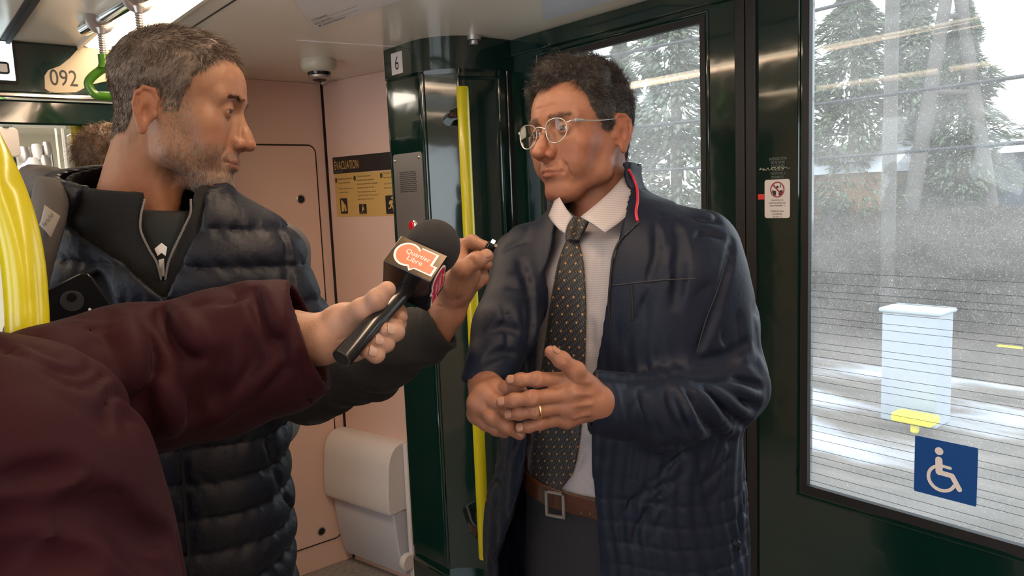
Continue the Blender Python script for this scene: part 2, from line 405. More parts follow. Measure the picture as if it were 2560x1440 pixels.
# evacuation notice
ev = thing('evacuation_sign', 'sand yellow evacuation notice with a dark header on the pale side panel', 'sign', tuple(frs(.2, 1.6)))
MB().prism([(.040, 1.500), (.62, 1.497), (.62, 1.667), (.040, 1.676)], .0006, .0014, frs).build('sheet', M_sand, ev, smooth=False)
MB().prism(rrect(.036, 1.675, .62, 1.742, .004), .0006, .0018, frs).build('header', M_charcoal, ev, smooth=False)
text_mesh('heading', '\u00c9VACUATION', frs, .046, 1.691, .034, M_sand, ev, w=.146, lift=.0022)
text_mesh('subheading', 'EVACUATION', frs, .046, 1.678, .008, M_greyink, ev, w=.05, lift=.0022)
rows = [(.062, 1.650, .0075, .085, 'Attendez les instructions'), (.062, 1.634, .0075, .075, 'du centre de contr\u00f4le.'),
        (.064, 1.611, .006, .085, 'Wait for instructions from'), (.064, 1.596, .006, .056, 'the control centre.'),
        (.176, 1.655, .0075, .083, "\u00c0 l'ouverture des portes,"), (.176, 1.640, .0075, .10, 'assurez-vous que descendre'), (.176, 1.625, .0075, .12, "du train \u00e0 la demande d'\u00e9vacuation"),
        (.176, 1.610, .0075, .10, "n'est pas au niveau du train."), (.176, 1.594, .006, .11, 'When the doors are open, sit down'), (.176, 1.580, .006, .122, 'to get off the train if the evacuation'), (.176, 1.565, .006, .095, 'walk is not at the train level.'),
        (.333, 1.660, .0075, .085, 'Dirigez-vous vers'), (.333, 1.643, .0075, .085, 'les instructions'), (.333, 1.620, .006, .08, 'Evacuate following'), (.333, 1.604, .006, .08, 'the instructions')]
for x, z, h, w_, s_ in rows: text_mesh('lettering', s_, frs, x, z, h, M_ink, ev, w=w_, lift=.0018)
for x, z, n_ in ((.050, 1.648, '1'), (.164, 1.652, '2'), (.320, 1.655, '3')):
    MB().prism(circ(x, z, .007, 20, .010), .0014, .0020, frs).build('number_dot', M_ink, ev, smooth=False)
    text_mesh('numeral', n_, frs, x, z - .005, .010, M_sand, ev, w=.004, align='CENTER', lift=.0024)
def icon(x0, z0, x1, z1): return MB().prism(rrect(x0, z0, x1, z1, .004), .0014, .0022, frs).build('pictogram', M_charcoal, ev, smooth=False)
k1 = icon(.066, 1.512, .110, 1.575); k2 = icon(.180, 1.508, .224, 1.548); k3 = icon(.336, 1.506, .41, 1.577)
g = MB(); g.prism([(.072, 1.518), (.088, 1.524), (.094, 1.545), (.086, 1.560), (.074, 1.570)], .0022, .0026, frs); g.prism([(.092, 1.520), (.104, 1.525), (.100, 1.545), (.094, 1.553)], .0022, .0026, frs); g.build('figure', M_sand, k1, smooth=False)
g = MB(); g.prism(circ(.203, 1.542, .003), .0022, .0026, frs); g.prism([(.196, 1.518), (.202, 1.519), (.204, 1.527), (.212, 1.522), (.210, 1.530), (.206, 1.537), (.200, 1.537)], .0022, .0026, frs); g.prism([(.186, 1.512), (.218, 1.511), (.218, 1.5125), (.186, 1.5135)], .0022, .0026, frs); g.build('figure', M_sand, k2, smooth=False)
g = MB(); g.prism(circ(.3755, 1.567, .006), .0022, .0026, frs)
g.prism([(.360, 1.557), (.374, 1.559), (.382, 1.549), (.392, 1.548), (.391, 1.545), (.381, 1.545), (.376, 1.550), (.373, 1.541), (.380, 1.533), (.384, 1.514), (.378, 1.513), (.374, 1.529), (.368, 1.534), (.364, 1.526), (.350, 1.526), (.350, 1.530), (.360, 1.531), (.364, 1.545), (.358, 1.541), (.354, 1.547)], .0022, .0026, frs)
g.build('figure', M_sand, k3, smooth=False)

# wall-mounted tip-up seat, folded
fs = thing('folding_seat', 'off white folded tip-up seat fixed low on the pale side panel', 'seat', tuple(frs(.15, .2)))
def prof_prism(prof, a0, a1):
    """profile in (out from panel, height), extruded along the panel"""
    m_ = MB(); n = len(prof); v = [frs(a0, z, o) for o, z in prof] + [frs(a1, z, o) for o, z in prof]
    m_.add(v, [tuple(range(n))[::-1], tuple(range(n, 2 * n))] + [(i, (i + 1) % n, n + (i + 1) % n, n + i) for i in range(n)]); return m_
hood = [(.0, .60), (.035, .60)] + [(.035 + .075 * math.sin(math.radians(a)), .50 + .10 * math.cos(math.radians(a))) for a in range(10, 91, 8)] + [(.118, .42), (.12, .345), (.112, .325), (.0, .325)]
prof_prism(hood, -.02, .375).build('backrest_hood', M_white, fs, bev=.004, ang=40)
prof_prism([(.0, .05), (.0, .335), (.085, .335), (.092, .32), (.075, .16), (.06, .10), (.045, .05)], .0, .37).build('seat_pan', M_whiteplate, fs, bev=.006, ang=40)
prof_prism([(.0, .03), (.0, .598), (.03, .598), (.03, .03)], .378, .40).build('side_bracket', M_white, fs, bev=.003, ang=40)
MB().lathe([(0, 0), (.032, 0), (.036, .006), (.036, .02), (.03, .026), (0, .026)], frs(.375, .115, .05), frs(1, 0, 0) - frs(0, 0, 0), 24).build('hinge', M_white, fs)

# ------------------------------------------------------------------ ceiling fittings
M_cam = mat('camera_housing', rgb('c8bfae'), .3)
dm = onZ(796, 150, ZC)
cc = thing('dome_camera', 'small beige ceiling security camera with a black glass eye above the end wall', 'camera', tuple(dm))
MB().lathe([(0, 0), (.060, 0), (.062, -.012), (.059, -.028), (.052, -.037), (.042, -.042), (0, -.043)], dm, (0, 0, 1), 36).build('housing', M_cam, cc)
g = MB(); g.lathe([(.040, -.040)] + [(.040 * math.cos(math.radians(a)), -.040 - .036 * math.sin(math.radians(a))) for a in range(0, 90, 10)] + [(0.001, -.076)], dm, (0, 0, 1), 28); g.build('dome', M_blackgloss, cc)
MB().lathe([(.034, -.052), (.0375, -.0525), (.0375, -.060), (.028, -.067)], dm, (0, 0, 1), 28).build('dome_ring', M_steel, cc)
def bolt(x, y, label, k):
    p = onZ(x, y, ZC - .004); g = MB(); g.lathe([(.0, -.024), (.010, -.024), (.0125, -.020), (.0125, -.012), (.021, -.010), (.022, 0), (.022, .004)], p, (0, 0, 1), 20)
    tag(g.build('ceiling_sprinkler', M_steel), label, 'ceiling fitting', None)
bolt(1185, 92, 'small steel ceiling button above the green pillar', 0); bolt(808, 197, 'small steel ceiling button above the corner of the end wall', 1)
# network map on the ceiling
fm0 = onZ(790, 71, ZC - .003); fmx = onZ(1000, -2, ZC - .003); fmy = onZ(726, -15, ZC - .003)
fm = plane_frame(fm0, fmx - fm0, fmy - fm0)
_fm0 = fm
fm = lambda a, b, c=0: _fm0(a, b, 0) - np.array([0, 0, abs(c)])
def fmc(x, y):
    p = onZ(x, y, ZC - .003) - fm0; u = fmx - fm0; u = u / np.linalg.norm(u); v = fmy - fm0; v = v / np.linalg.norm(v)
    g_ = u @ v; a = (p @ u - g_ * (p @ v)) / (1 - g_ * g_); b = (p @ v - g_ * (p @ u)) / (1 - g_ * g_); return a, b
nm = thing('ceiling_notice', 'white fare-zone notice fixed to the cream ceiling', 'sign', tuple(fm0))
s0 = fmc(790, 71); s1 = fmc(1075, -28); s2 = fmc(700, -50)
sh = MB(); sh.prism([s0, (s1[0] + .3, s0[1]), (s1[0] + .3, s0[1] + .35), (s0[0] + .0, s0[1] + .35)], -.001, -.003, fm); sh.build('sheet', M_sticker, nm, smooth=False)
fmt = plane_frame(fm(0, 0, 0), fm(1, 0, 0) - fm(0, 0, 0), fm(0, 1, 0) - fm(0, 0, 0))
for s_, x, z, w_, h in (('Ascenseurs \u00e0 chaque station', .045, .018, .105, .020), ('A, B, C  Zones tarifaires', .010, .054, .088, .020), ('O   Correspondance', .010, .094, .075, .019)):
    text_mesh('lettering', s_, lambda a, b, c=0: fm(a, b, -.0032 - c), x, z, h, M_ink, nm, w=w_, lift=.0006)
for z in (.046, .085):
    MB().prism([(.008, z), (.22, z), (.22, z + .0012), (.008, z + .0012)], -.003, -.0036, fm).build('rule', M_greyink, nm, smooth=False)
MB().prism(rrect(.022, .018, .034, .034, .003), -.003, -.0036, fm).build('lift_symbol', M_greyink, nm, smooth=False)
# thin white sheet painting the window light reflected in the ceiling
g = MB(); p = [onZ(1360, 52, ZC - .002), onZ(1560, -6, ZC - .002), onZ(1500, -40, ZC - .002), onZ(1350, -20, ZC - .002)]
g.add(p + [q_ + np.array([0, 0, .001]) for q_ in p], [(0, 1, 2, 3), (7, 6, 5, 4), (0, 4, 5, 1), (1, 5, 6, 2), (2, 6, 7, 3), (3, 7, 4, 0)])
tag(g.build('ceiling_reflection', M_whiteplate, smooth=False), 'white painted window reflection on the ceiling above the tinted door window', 'panel')
# lit strip lamps
def strip(label, x0, x1, y0, y1):
    t_ = thing('strip_lamp', label, 'lamp', ((x0 + x1) / 2, (y0 + y1) / 2, ZC))
    g = MB(); g.prism(rrect(x0, y0, x1, y1, .05), ZC - .006, ZC - .001); g.build('diffuser', M_lamp, t_, smooth=False)
    g = MB(); g.box((x0 - .012, y0, ZC - .010), (x0 - .001, y1, ZC)); g.box((x1 + .001, y0, ZC - .010), (x1 + .012, y1, ZC)); g.build('edge_trim', M_ceil, t_, smooth=False)
strip('long warm white ceiling light strip behind the grab handles', .50, .625, -.6, 2.57)
strip('warm white ceiling light strip over the camera', .50, .625, -2.5, -.75)
strip('warm white ceiling light strip along the left side', -.51, -.39, -1.8, 2.4)

# green portal at the end, with the number 092 over a painted reflection
pt = MB(); pt.box((XL, 2.60, 1.815), (.88, 2.70, 1.885)); pt.box((.50, 2.60, 0), (.88, 2.95, 1.82)); pt.box((XL, 2.6, 0), (-.55, 2.7, 1.82)); pt.box((-.2, 2.58, 1.90), (.88, 2.66, ZC))
struct(pt.build('wall_portal', M_green, smooth=False, bev=.006))
pb_ = MB(); pb_.box((XL, 2.575, 1.888), (.88, 2.6, 1.903)); struct(pb_.build('trim_3', M_chrome, smooth=False, bev=.004))
frp = plane_frame((0, 2.5795, 0), (1, 0, 0), (0, 0, 1))
def pp(x, y):
    q_ = onY(x, y, 2.5795); return (q_[0], q_[2])
bd = thing('number_over_reflection', 'number 092 over a beige painted ceiling reflection on the dark green portal', 'sign', tuple(frp(.45, 1.95)))
MB().prism([pp(*q_) for q_ in ((112, 222), (111, 190), (120, 176), (150, 165), (175, 145), (198, 118), (262, 122), (300, 140), (300, 196), (225, 212), (190, 231), (135, 232), (120, 228))], .0, .004, frp).build('plate', mat('beige_reflection', rgb('b3a184'), .35), bd, smooth=False)  # beige outline paints the ceiling light mirrored in the glossy portal
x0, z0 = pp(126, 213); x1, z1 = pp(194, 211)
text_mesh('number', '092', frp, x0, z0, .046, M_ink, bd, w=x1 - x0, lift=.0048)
sc_ = thing('info_screen', 'lit information screen with a tram outline at the left edge of the portal', 'screen', tuple(frp(.25, 1.98)))
a0, a1 = pp(-150, 100), pp(39, 203)
MB().prism(rrect(a0[0] - .01, a1[1] - .008, a1[0] + .008, pp(36, 105)[1] + .008, .004), .001, .006, frp).build('bezel', M_blackgloss, sc_, smooth=False)
MB().prism(rrect(a0[0], a1[1], a1[0], pp(36, 107)[1], .002), .006, .008, frp).build('display', M_screen, sc_, smooth=False)
zc_ = (pp(12, 172))[1]
g = MB(); g.prism(rrect(a1[0] - .10, zc_ - .016, a1[0] - .012, zc_ + .018, .008), .0081, .0084, frp); g.build('vehicle_outline', M_ink, sc_, smooth=False)
g = MB()
for k in range(3): g.prism(rrect(a1[0] - .036 - k * .024, zc_ - .010, a1[0] - .017 - k * .024, zc_ + .012, .003), .0085, .0088, frp)
g.build('vehicle_windows', M_sticker, sc_, smooth=False)

# grab bar and hanging straps
gb = thing('ceiling_grab_bar', 'polished steel grab bar under the ceiling light strip', 'grab bar', (.53, 2.4, 1.99))
bar0 = onX(211, 73, .455); q_ = onZ(330, 2, bar0[2]); bard = (q_ - bar0) / np.linalg.norm(q_ - bar0); bar1 = bar0 + bard * 3.6
g = MB(); g.tube([bar0, bar1], .0165, 20); g.build('bar', M_chrome, gb)
for yy in (.07, 1.2, 2.4):
    g = MB(); g.lathe([(.022, 0), (.022, .006), (.009, .012), (.009, ZC - bar0[2] - .01), (.02, ZC - bar0[2])], bar0 + bard * yy, (0, 0, 1), 14); g.build('mount', M_steel, gb)
def strap(px, py, label, s_=1.0):
    """px,py: pixel of the clamp on the bar"""
    ts_ = np.linspace(0, 1.5, 600); pr = [bar0 + bard * q for q in ts_]; k0 = (px - 1280) / F
    c_ = min(pr, key=lambda p: abs(((p - CAM) @ rt) / ((p - CAM) @ fw) - k0)); s_ = .76
    t_ = thing('grab_handle', label, 'grab handle', tuple(c_), 'hanging grab handles')
    g = MB(); th = [math.radians(a) for a in range(0, 361, 24)]
    g.tube([c_ + np.array([.021 * math.cos(a), 0, .021 * math.sin(a)]) for a in th], .007, 10, flat=2.0)
    g.tube([c_ + np.array([0, 0, -.02]), c_ + np.array([0, 0, -.045 * s_])], [.014, .009], 12); g.build('clamp', M_steel, t_)
    g = MB()
    for k in range(10): g.lathe([(.004, 0), (.0085, .003), (.0085, .005), (.004, .008)], c_ + np.array([0, 0, (-.115 + k * .0075) * s_]), (0, 0, 1), 12)
    g.build('spring', M_steel, t_)
    g = MB(); z = -.15
    g.tube([c_ + s_ * np.array([0, 0, z + .04]), c_ + s_ * np.array([0, 0, z + .01]), c_ + s_ * np.array([0, 0, z - .005])], [.0125, .0125, .017], 14)
    loop = []
    for k in range(33):
        a = 2 * math.pi * k / 32 + math.pi / 2
        rr = 1.0; xx = .052 * math.cos(a) * (1.0 if math.sin(a) < 0 else (1 - .62 * math.sin(a) ** 1.5)); zz = .050 * math.sin(a)
        zz = max(zz, -.040)
        loop.append(c_ + s_ * np.array([xx * .98, -xx * .2, z - .055 + zz]))
    g.tube(loop, .0085, 12, caps=False, flat=1.25); g.build('loop', M_lime, t_)
    return t_
strap(249, 62, 'green loop grab handle hanging in front of the number 092')
strap(343, -22, 'green loop grab handle directly above the grey-haired man')
# ------------------------------------------------------------------ door stickers
frd = plane_frame((XR - .001, 0, 0), (0, -1, 0), (0, 0, 1))          # a = -y
def dp(x, y, X=XR - .001):
    q_ = onX(x, y, X); return (-q_[1], q_[2])
st = thing('no_holding_sticker', 'white rounded sticker with a red prohibition ring on the second door leaf', 'sticker', tuple(onX(1943, 500, XR)))
x0, z1 = dp(1912, 450); x1, z0 = dp(1975, 545)
MB().prism(rrect(x0, z0, x1, z1, .006), .0, .0008, frd).build('sheet', M_sticker, st, smooth=False)
cx, cz = dp(1944, 474)
def ring(cx, cz, r0_, r1_, lift, m_, par, name, fr_=frd, k=36):
    g = MB(); v = []
    for i in range(k):
        a = 2 * math.pi * i / k
        for r_, l_ in ((r0_, lift), (r1_, lift)): v.append(fr_(cx + r_ * math.cos(a), cz + r_ * math.sin(a), l_))
    g.add(v, [(2 * i, 2 * i + 1, (2 * i + 3) % (2 * k), (2 * i + 2) % (2 * k)) for i in range(k)]); return g.build(name, m_, par, smooth=False)
M_dred = mat('dark_red_ink', rgb('9c2a35'), .5)
ring(cx, cz, .0155, .0182, .0016, M_dred, st, 'prohibition_ring')
g = MB(); g.prism([(cx - .0125, cz + .0105), (cx - .0105, cz + .0125), (cx + .0125, cz - .0105), (cx + .0105, cz - .0125)], .0012, .0016, frd); g.build('prohibition_bar', M_dred, st, smooth=False)
g = MB()
for s_ in (-1, 1):
    g.prism([(cx + s_ * .0035, cz - .014), (cx + s_ * .0035, cz - .003), (cx + s_ * .013, cz - .001), (cx + s_ * .0135, cz - .006), (cx + s_ * .009, cz - .0125)], .0009, .0011, frd)
    g.prism([(cx + s_ * .006, cz + .004), (cx + s_ * .0075, cz + .012), (cx + s_ * .009, cz + .012), (cx + s_ * .0085, cz + .004)], .0009, .0011, frd)
g.prism(circ(cx, cz + .006, .003, 12), .0009, .0011, frd)
g.build('pictogram', M_charcoal, st, smooth=False)
zz = dp(1944, 502)[1]
for i, (s_, w_) in enumerate((('Interdiction de', .030), ('retenir les portes sous', .044), ("peine d'amende : \u0394", .038), ('', 0), ('Holding the doors', .033), ('is prohibited,', .024), ('see fines : \u0394', .022))):
    if s_: text_mesh('lettering', s_, frd, cx, zz - i * .0064, .0042, M_ink, st, w=w_, align='CENTER', lift=.0012)
x0, z0 = dp(1895, 499); x1, z1 = dp(1911, 485)
tag(MB().prism([(x0, z0), (x1, z0), (x1, z1), (x0, z1)], 0, .0006, frd).build('door_tape', M_red, smooth=False), 'small red tape square beside the white prohibition sticker', 'sticker')
dt = thing('door_lettering', 'worn grey French and English door lettering above the white sticker', 'lettering', tuple(onX(1944, 420, XR)))
for i, (s_, w_) in enumerate((('INTERDICTION', .044), ('DE RETENIR', .036), ('LES PORTES', .034), ('HOLDING', .028), ('THE DOORS IS', .038), ('PROHIBITED', .032))):
    x_, z_ = dp(1945, 400 + i * 9.2); text_mesh('line', s_, frd, x_, z_, .0062, M_greyink, dt, w=w_, align='CENTER', lift=.0006)
gr = MB(); pts = []
rng = random.Random(4)
for i in range(46):
    t_ = i / 45; x_, z_ = dp(1899 + 74 * t_, 424 - 4 * t_ + 5.5 * math.sin(i * 1.35 + 2 * math.sin(i * .7)) * (1 - .45 * t_) * rng.uniform(.5, 1)); pts.append(frd(x_ + .0032 * math.cos(i * 1.1 + math.sin(i * 1.9)), z_, .0010))
gr.tube(pts, [.0011 * (1 - .55 * i / 45) for i in range(46)], 5); tag(gr.build('graffiti_scrawl', mat('paint_scrawl', rgb('a9a893'), .6)), 'pale scribbled graffiti tag across the door lettering', 'graffiti')
# wheelchair sticker on the glass of the second leaf
XG = XR + .0128
frg = plane_frame((XG, 0, 0), (0, -1, 0), (0, 0, 1))
def gp(x, y):
    q_ = onX(x, y, XG); return np.array((-q_[1], q_[2]))
wc = thing('wheelchair_sticker', 'square blue wheelchair sticker on the large window', 'sticker', tuple(onX(2365, 1177, XG)))
x0, z1 = gp(2288, 1088); x1, z0 = gp(2441, 1267)
MB().prism(rrect(x0, z0, x1, z1, .003), .0, .0006, frg).build('square', M_blue, wc, smooth=False)
S = (x1 - x0)
def wp(u, v): return (x0 + u * S, z0 + v * (z1 - z0))
LF = [0]
def stroke(mb, pts, w_, lift0=.0007, lift1=.0011):
    for (a, b) in zip(pts[:-1], pts[1:]):
        a = np.array(a); b = np.array(b); d_ = (b - a) / np.linalg.norm(b - a); n_ = np.array([-d_[1], d_[0]]) * w_ / 2
        LF[0] += 1; mb.prism([tuple(a + n_), tuple(a - n_), tuple(b - n_), tuple(b + n_)], lift0, lift1 + LF[0] * 4e-5, frg)
    for a in pts: LF[0] += 1; mb.prism(circ(a[0], a[1], w_ / 2, 14), lift0, lift1 + LF[0] * 4e-5, frg)
g = MB()
g.prism(circ(*wp(.40, .81), S * .068, 24), .0007, .0011, frg)
stroke(g, [wp(.40, .655), wp(.41, .45)], S * .115); stroke(g, [wp(.41, .44), wp(.615, .43), wp(.735, .225)], S * .085); stroke(g, [wp(.43, .565), wp(.585, .555)], S * .05)
arc = [wp(.455 + .215 * math.cos(math.radians(a)), .345 + .215 * math.sin(math.radians(a)) * S / (z1 - z0)) for a in range(118, 345, 10)]
stroke(g, arc, S * .055); g.build('wheelchair_symbol', M_sticker, wc, smooth=False)
x_, z_ = gp(2336, 1311)
tag(text_mesh('maker_lettering', 'ALSTOM', frg, x_, z_, .0065, M_ink, None, w=.040, lift=.0004), 'tiny black maker lettering at the bottom edge of the large window', 'lettering')

# ------------------------------------------------------------------ next car seen through the portal
M_cream = mat('cream_panel', rgb('d9d2bd'), .3); M_beige = mat('beige_board', rgb('b3a192'), .5)
nc = MB(); nc.box((-1.2, 3.0, ZC + .10), (1.7, 6.6, ZC + .15)); struct(nc.build('ceiling_next', M_cream, smooth=False)).name = 'trim_4'
nc = MB(); nc.box((-1.2, 6.5, 0), (1.7, 6.6, ZC + .1)); nc.box((-1.25, 3.0, 0), (-1.2, 6.5, ZC + .1)); struct(nc.build('wall_far', M_cream, smooth=False))
nc = MB(); nc.box((1.64, 3.02, 0), (1.7, 6.5, .9)); nc.box((1.64, 3.02, 1.75), (1.7, 6.5, ZC + .1)); nc.box((1.64, 4.2, .9), (1.7, 4.5, 1.75)); struct(nc.build('wall_far_right', M_cream, smooth=False)).name = 'wall_outer'
def np_(x, y, Y=4.2): return onY(x, y, Y)
q0 = np_(28, 330, 3.6)
t_ = thing('advert_board', 'blank beige hanging board seen through the portal at the far left', 'board', tuple(q0))
xa, za = onY(-60, 318, 3.6)[[0, 2]]; xb, zb = onY(52, 393, 3.6)[[0, 2]]
fy = plane_frame((0, 3.6, 0), (1, 0, 0), (0, 0, 1))
MB().prism(rrect(xa, zb, xb, za, .02), 0, .02, fy).build('board', M_beige, t_, smooth=False, bev=.003)
xs, zs = onY(10, 300, 3.6)[[0, 2]]
MB().tube([fy(xs, za, .01), fy(xs, za + .05, .01), fy(xs, ZC + .1, .01)], [.016, .014, .010], 10).build('hanger', M_lime, t_)
# bright luggage rack / panelling and white fittings in the next car
t_ = thing('far_panelling', 'cream panelling with pale seats in the next car behind the portal', 'panelling', tuple(onY(110, 380, 5.0)))
def farbox(x0_, y0_, x1_, y1_, Y, th, m_, name):
    p_, q_ = onY(x0_, y0_, Y), onY(x1_, y1_, Y)
    g = MB(); g.box((min(p_[0], q_[0]), Y, min(p_[2], q_[2])), (max(p_[0], q_[0]), Y + th, max(p_[2], q_[2]))); return g.build(name, m_, t_, smooth=False, bev=.006)
farbox(-40, 385, 145, 470, 5.6, .1, mat('pale_seat_shell', rgb('b9b6b0'), .3), 'panel_lower')
farbox(138, 302, 158, 470, 4.4, .05, M_cream, 'door_edge'); farbox(158, 300, 172, 470, 4.42, .05, M_white, 'door_edge')
farbox(132, 385, 139, 470, 4.5, .04, M_green, 'green_post')
farbox(15, 392, 50, 470, 4.0, .04, M_green, 'green_partition')
for i, (x, y, w_) in enumerate(((62, 385, 14), (92, 378, 12), (118, 372, 10), (80, 412, 20), (112, 405, 14), (66, 432, 22), (110, 436, 18))):
    p_ = onY(x, y, 5.2); g = MB(); g.lathe([(0, -.05), (w_ * .0022, -.05), (w_ * .0026, 0), (w_ * .0018, .04), (0, .045)], p_, (0, 0, 1), 16); g.build('seat_headrest', M_white if i % 2 else M_steel, t_)
t_ = tag(MB().tube([onY(188, 292, 2.72), onY(202, 445, 2.72), onY(262, 1000, 2.72)], .0165, 16).build('portal_pole', mat('warm_yellow', rgb('c9b40e'), .3)), 'thin vertical yellow pole beside the portal opening behind the grey-haired man', 'handrail')  # slightly warmer yellow than the other grab poles

# ------------------------------------------------------------------ outside
GZ = -1.15
M_ground = bpy.data.materials.new('snowy_ground'); M_ground.use_nodes = True
n, l = M_ground.node_tree.nodes, M_ground.node_tree.links; b = n['Principled BSDF']; b.inputs['Roughness'].default_value = .8
t_ = n.new('ShaderNodeTexCoord'); mp = n.new('ShaderNodeMapping'); mp.inputs['Scale'].default_value = (1.0, .32, 1); z = n.new('ShaderNodeTexNoise'); z.inputs['Scale'].default_value = 1.1; z.inputs['Detail'].default_value = 9; z.inputs['Roughness'].default_value = .58
l.new(t_.outputs['Object'], mp.inputs[0]); l.new(mp.outputs[0], z.inputs[0]); r = n.new('ShaderNodeValToRGB'); l.new(z.outputs['Fac'], r.inputs[0])
e = r.color_ramp.elements; e[0].position = .40; e[0].color = (*rgb('3f362d'), 1); e[1].position = .72; e[1].color = (*rgb('b4b6ba'), 1)
e.new(.50).color = (*rgb('5e5349'), 1); e.new(.60).color = (*rgb('908f92'), 1); l.new(r.outputs[0], b.inputs['Base Color'])
g = MB(); g.box((2.2, -30, GZ - .2), (70, 60, GZ)); struct(g.build('ground', M_ground, smooth=False)).name = 'ground_snow'
# sloping bank behind the track
g = MB(); g.add([(11.0, -30, GZ - .02), (17, -30, GZ + 1.3), (17, 60, GZ + 1.3), (11.0, 60, GZ - .02), (17, -30, GZ - .1), (17, 60, GZ - .1)], [(0, 1, 2, 3), (1, 4, 5, 2), (0, 4, 1), (3, 2, 5), (0, 3, 5, 4)])
struct(g.build('ground_bank', mat('brown_bank', rgb('4a4038'), .9, noise=(1.3, .3, 6)), smooth=False))
M_leaf = [mat('conifer_green', rgb('4f5942'), .8, noise=(6, .3, 3)), mat('conifer_grey_green', rgb('646c58'), .8, noise=(6, .3, 3)), mat('bare_brush', rgb('40362d'), .9, noise=(5, .3, 3))]
M_bark = mat('grey_bark', rgb('6b6058'), .9, noise=(8, .3, 3))
def conifer(x, y, h, w_, mi, label, seed, grp='trees beyond the track', dens=1.0):
    rg = np.random.default_rng(seed); t_ = thing('conifer_tree' if mi < 2 else 'bare_tree', label, 'tree', (x, y, GZ), grp)
    MB().tube([(x, y, GZ), (x + .05, y, GZ + h * .5), (x, y, GZ + h)], [.18, .11, .02], 8).build('trunk', M_bark, t_)
    N = int(9000 * dens); zz = rg.random(N) ** .8; ang = rg.random(N) * 2 * math.pi
    env_ = (1 - zz) ** .8 * (.75 + .25 * np.sin(zz * 40 + rg.random() * 6)) * (.8 + .3 * np.sin(ang * 3 + zz * 9))
    rad = w_ * env_ * (.35 + .65 * rg.random(N) ** .5)
    c = np.stack([x + rad * np.cos(ang), y + rad * np.sin(ang), GZ + h * (.10 + .9 * zz) - rad * .25], 1)
    d = np.stack([np.cos(ang), np.sin(ang), -.35 + rg.normal(0, .4, N)], 1); d /= np.linalg.norm(d, axis=1)[:, None]
    s_ = np.cross(d, np.array([0, 0, 1.])) + rg.normal(0, .3, (N, 3)); s_ /= np.linalg.norm(s_, axis=1)[:, None]
    L = (.06 + .16 * rg.random(N))[:, None] * (h / 9); Wd = L * .32
    nrm = np.cross(d, s_) * L * .12
    v = np.stack([c - d * L, c + s_ * Wd, c + d * L, c - s_ * Wd, c + nrm, c - nrm], 1).reshape(-1, 3)
    b6 = np.arange(N)[:, None] * 6
    f = np.concatenate([b6 + np.array(q) for q in ((0, 1, 4), (1, 2, 4), (2, 3, 4), (3, 0, 4), (1, 0, 5), (2, 1, 5), (3, 2, 5), (0, 3, 5))])
    mk('foliage', v, f, M_leaf[mi], t_, smooth=False)
def gpos(x, y_, dist):
    """ground position at a horizontal distance in the direction of an image column"""
    d = ray(x, 500); k = dist / math.hypot(d[0], d[1]); return d[0] * k, d[1] * k
for i, (px, dist, h, w_, mi, lb) in enumerate((
        (2130, 17, 7.3, 2.6, 0, 'dense green conifer just right of the second door frame'), (2400, 17, 6.2, 1.9, 0, 'dark green pointed conifer in the middle of the large window'),
        (2275, 20, 9.0, 1.6, 1, 'grey green conifer standing between two darker conifers'), (1970, 19, 8.0, 2.3, 1, 'grey green conifer partly behind the door frame'),
        (1690, 19, 10.3, 2.6, 1, 'pale conifer behind the tinted first door window, right side'), (1430, 19, 8.0, 2.8, 1, 'pale conifer behind the first door window, left side'), (1560, 22, 7.0, 3.0, 0, 'conifer behind the head of the man in glasses'))):
    x, y = gpos(px, 500, dist); conifer(x, y, h, w_, mi, lb, 10 + i)
for i, (px, dist, h, w_) in enumerate(((2050, 14.5, 1.5, 1.7), (2180, 15, 1.4, 1.8), (2310, 15.5, 1.6, 1.8), (2440, 14.5, 1.3, 1.9), (2570, 15, 1.6, 2.0), (1900, 15, 1.8, 2.2), (1700, 16, 1.8, 2.2), (1500, 17, 2.0, 2.4))):
    x, y = gpos(px, 500, dist); rg = np.random.default_rng(50 + i); N = 8000
    t_ = None; c = np.stack([x + rg.normal(0, w_ * .42, N), y + rg.normal(0, w_ * .55, N), GZ + .1 + np.clip((x - 11) / 6 * 1.3, 0, 1.3) * .7 + rg.random(N) ** 1.3 * h], 1)
    d = rg.normal(0, 1, (N, 3)); d[:, 2] = np.abs(d[:, 2]) * 1.5; d /= np.linalg.norm(d, axis=1)[:, None]; s_ = np.cross(d, rg.normal(0, 1, (N, 3))); s_ /= np.linalg.norm(s_, axis=1)[:, None]
    v = np.stack([c - d * .09, c + s_ * .008, c + d * .09, c - s_ * .008], 1).reshape(-1, 3); b4 = np.arange(N)[:, None] * 4
    tag(mk('brush_thicket', v, b4 + np.array((0, 1, 2, 3)), M_leaf[2], None, smooth=False), 'brown leafless thicket on the bank beyond the track', 'bush', 'bare bushes on the bank')
M_pole = mat('grey_mast', rgb('4a453f'), .8)
def pole(px, dist, h, r_, label, dx=0, arms=True):
    x, y = gpos(px, 500, dist); t_ = thing('catenary_mast', label, 'mast', (x, y, GZ), None)
    MB().tube([(x, y, GZ), (x + dx * .5, y, GZ + h / 2), (x + dx, y, GZ + h)], [r_, r_ * .9, r_ * .75], 14).build('mast', M_pole, t_)
    if arms:
        g = MB(); g.tube([(x + dx, y, GZ + h * .78), (x + dx - 1.2, y - .1, GZ + h * .80)], .035, 8); g.tube([(x + dx, y, GZ + h * .70), (x + dx - 1.0, y - .1, GZ + h * .80)], .03, 8); g.build('bracket_arm', M_steel, t_)
pole(2222, 13.5, 12.0, .11, 'dark straight mast rising above the conifers in the large window')
M_wood = mat('weathered_timber', rgb('4c4640'), .85)
tw = thing('utility_tower', 'dark A-shaped tower with leaning legs in the upper middle of the large window', 'tower', tuple(P(2380, 700, 14)))
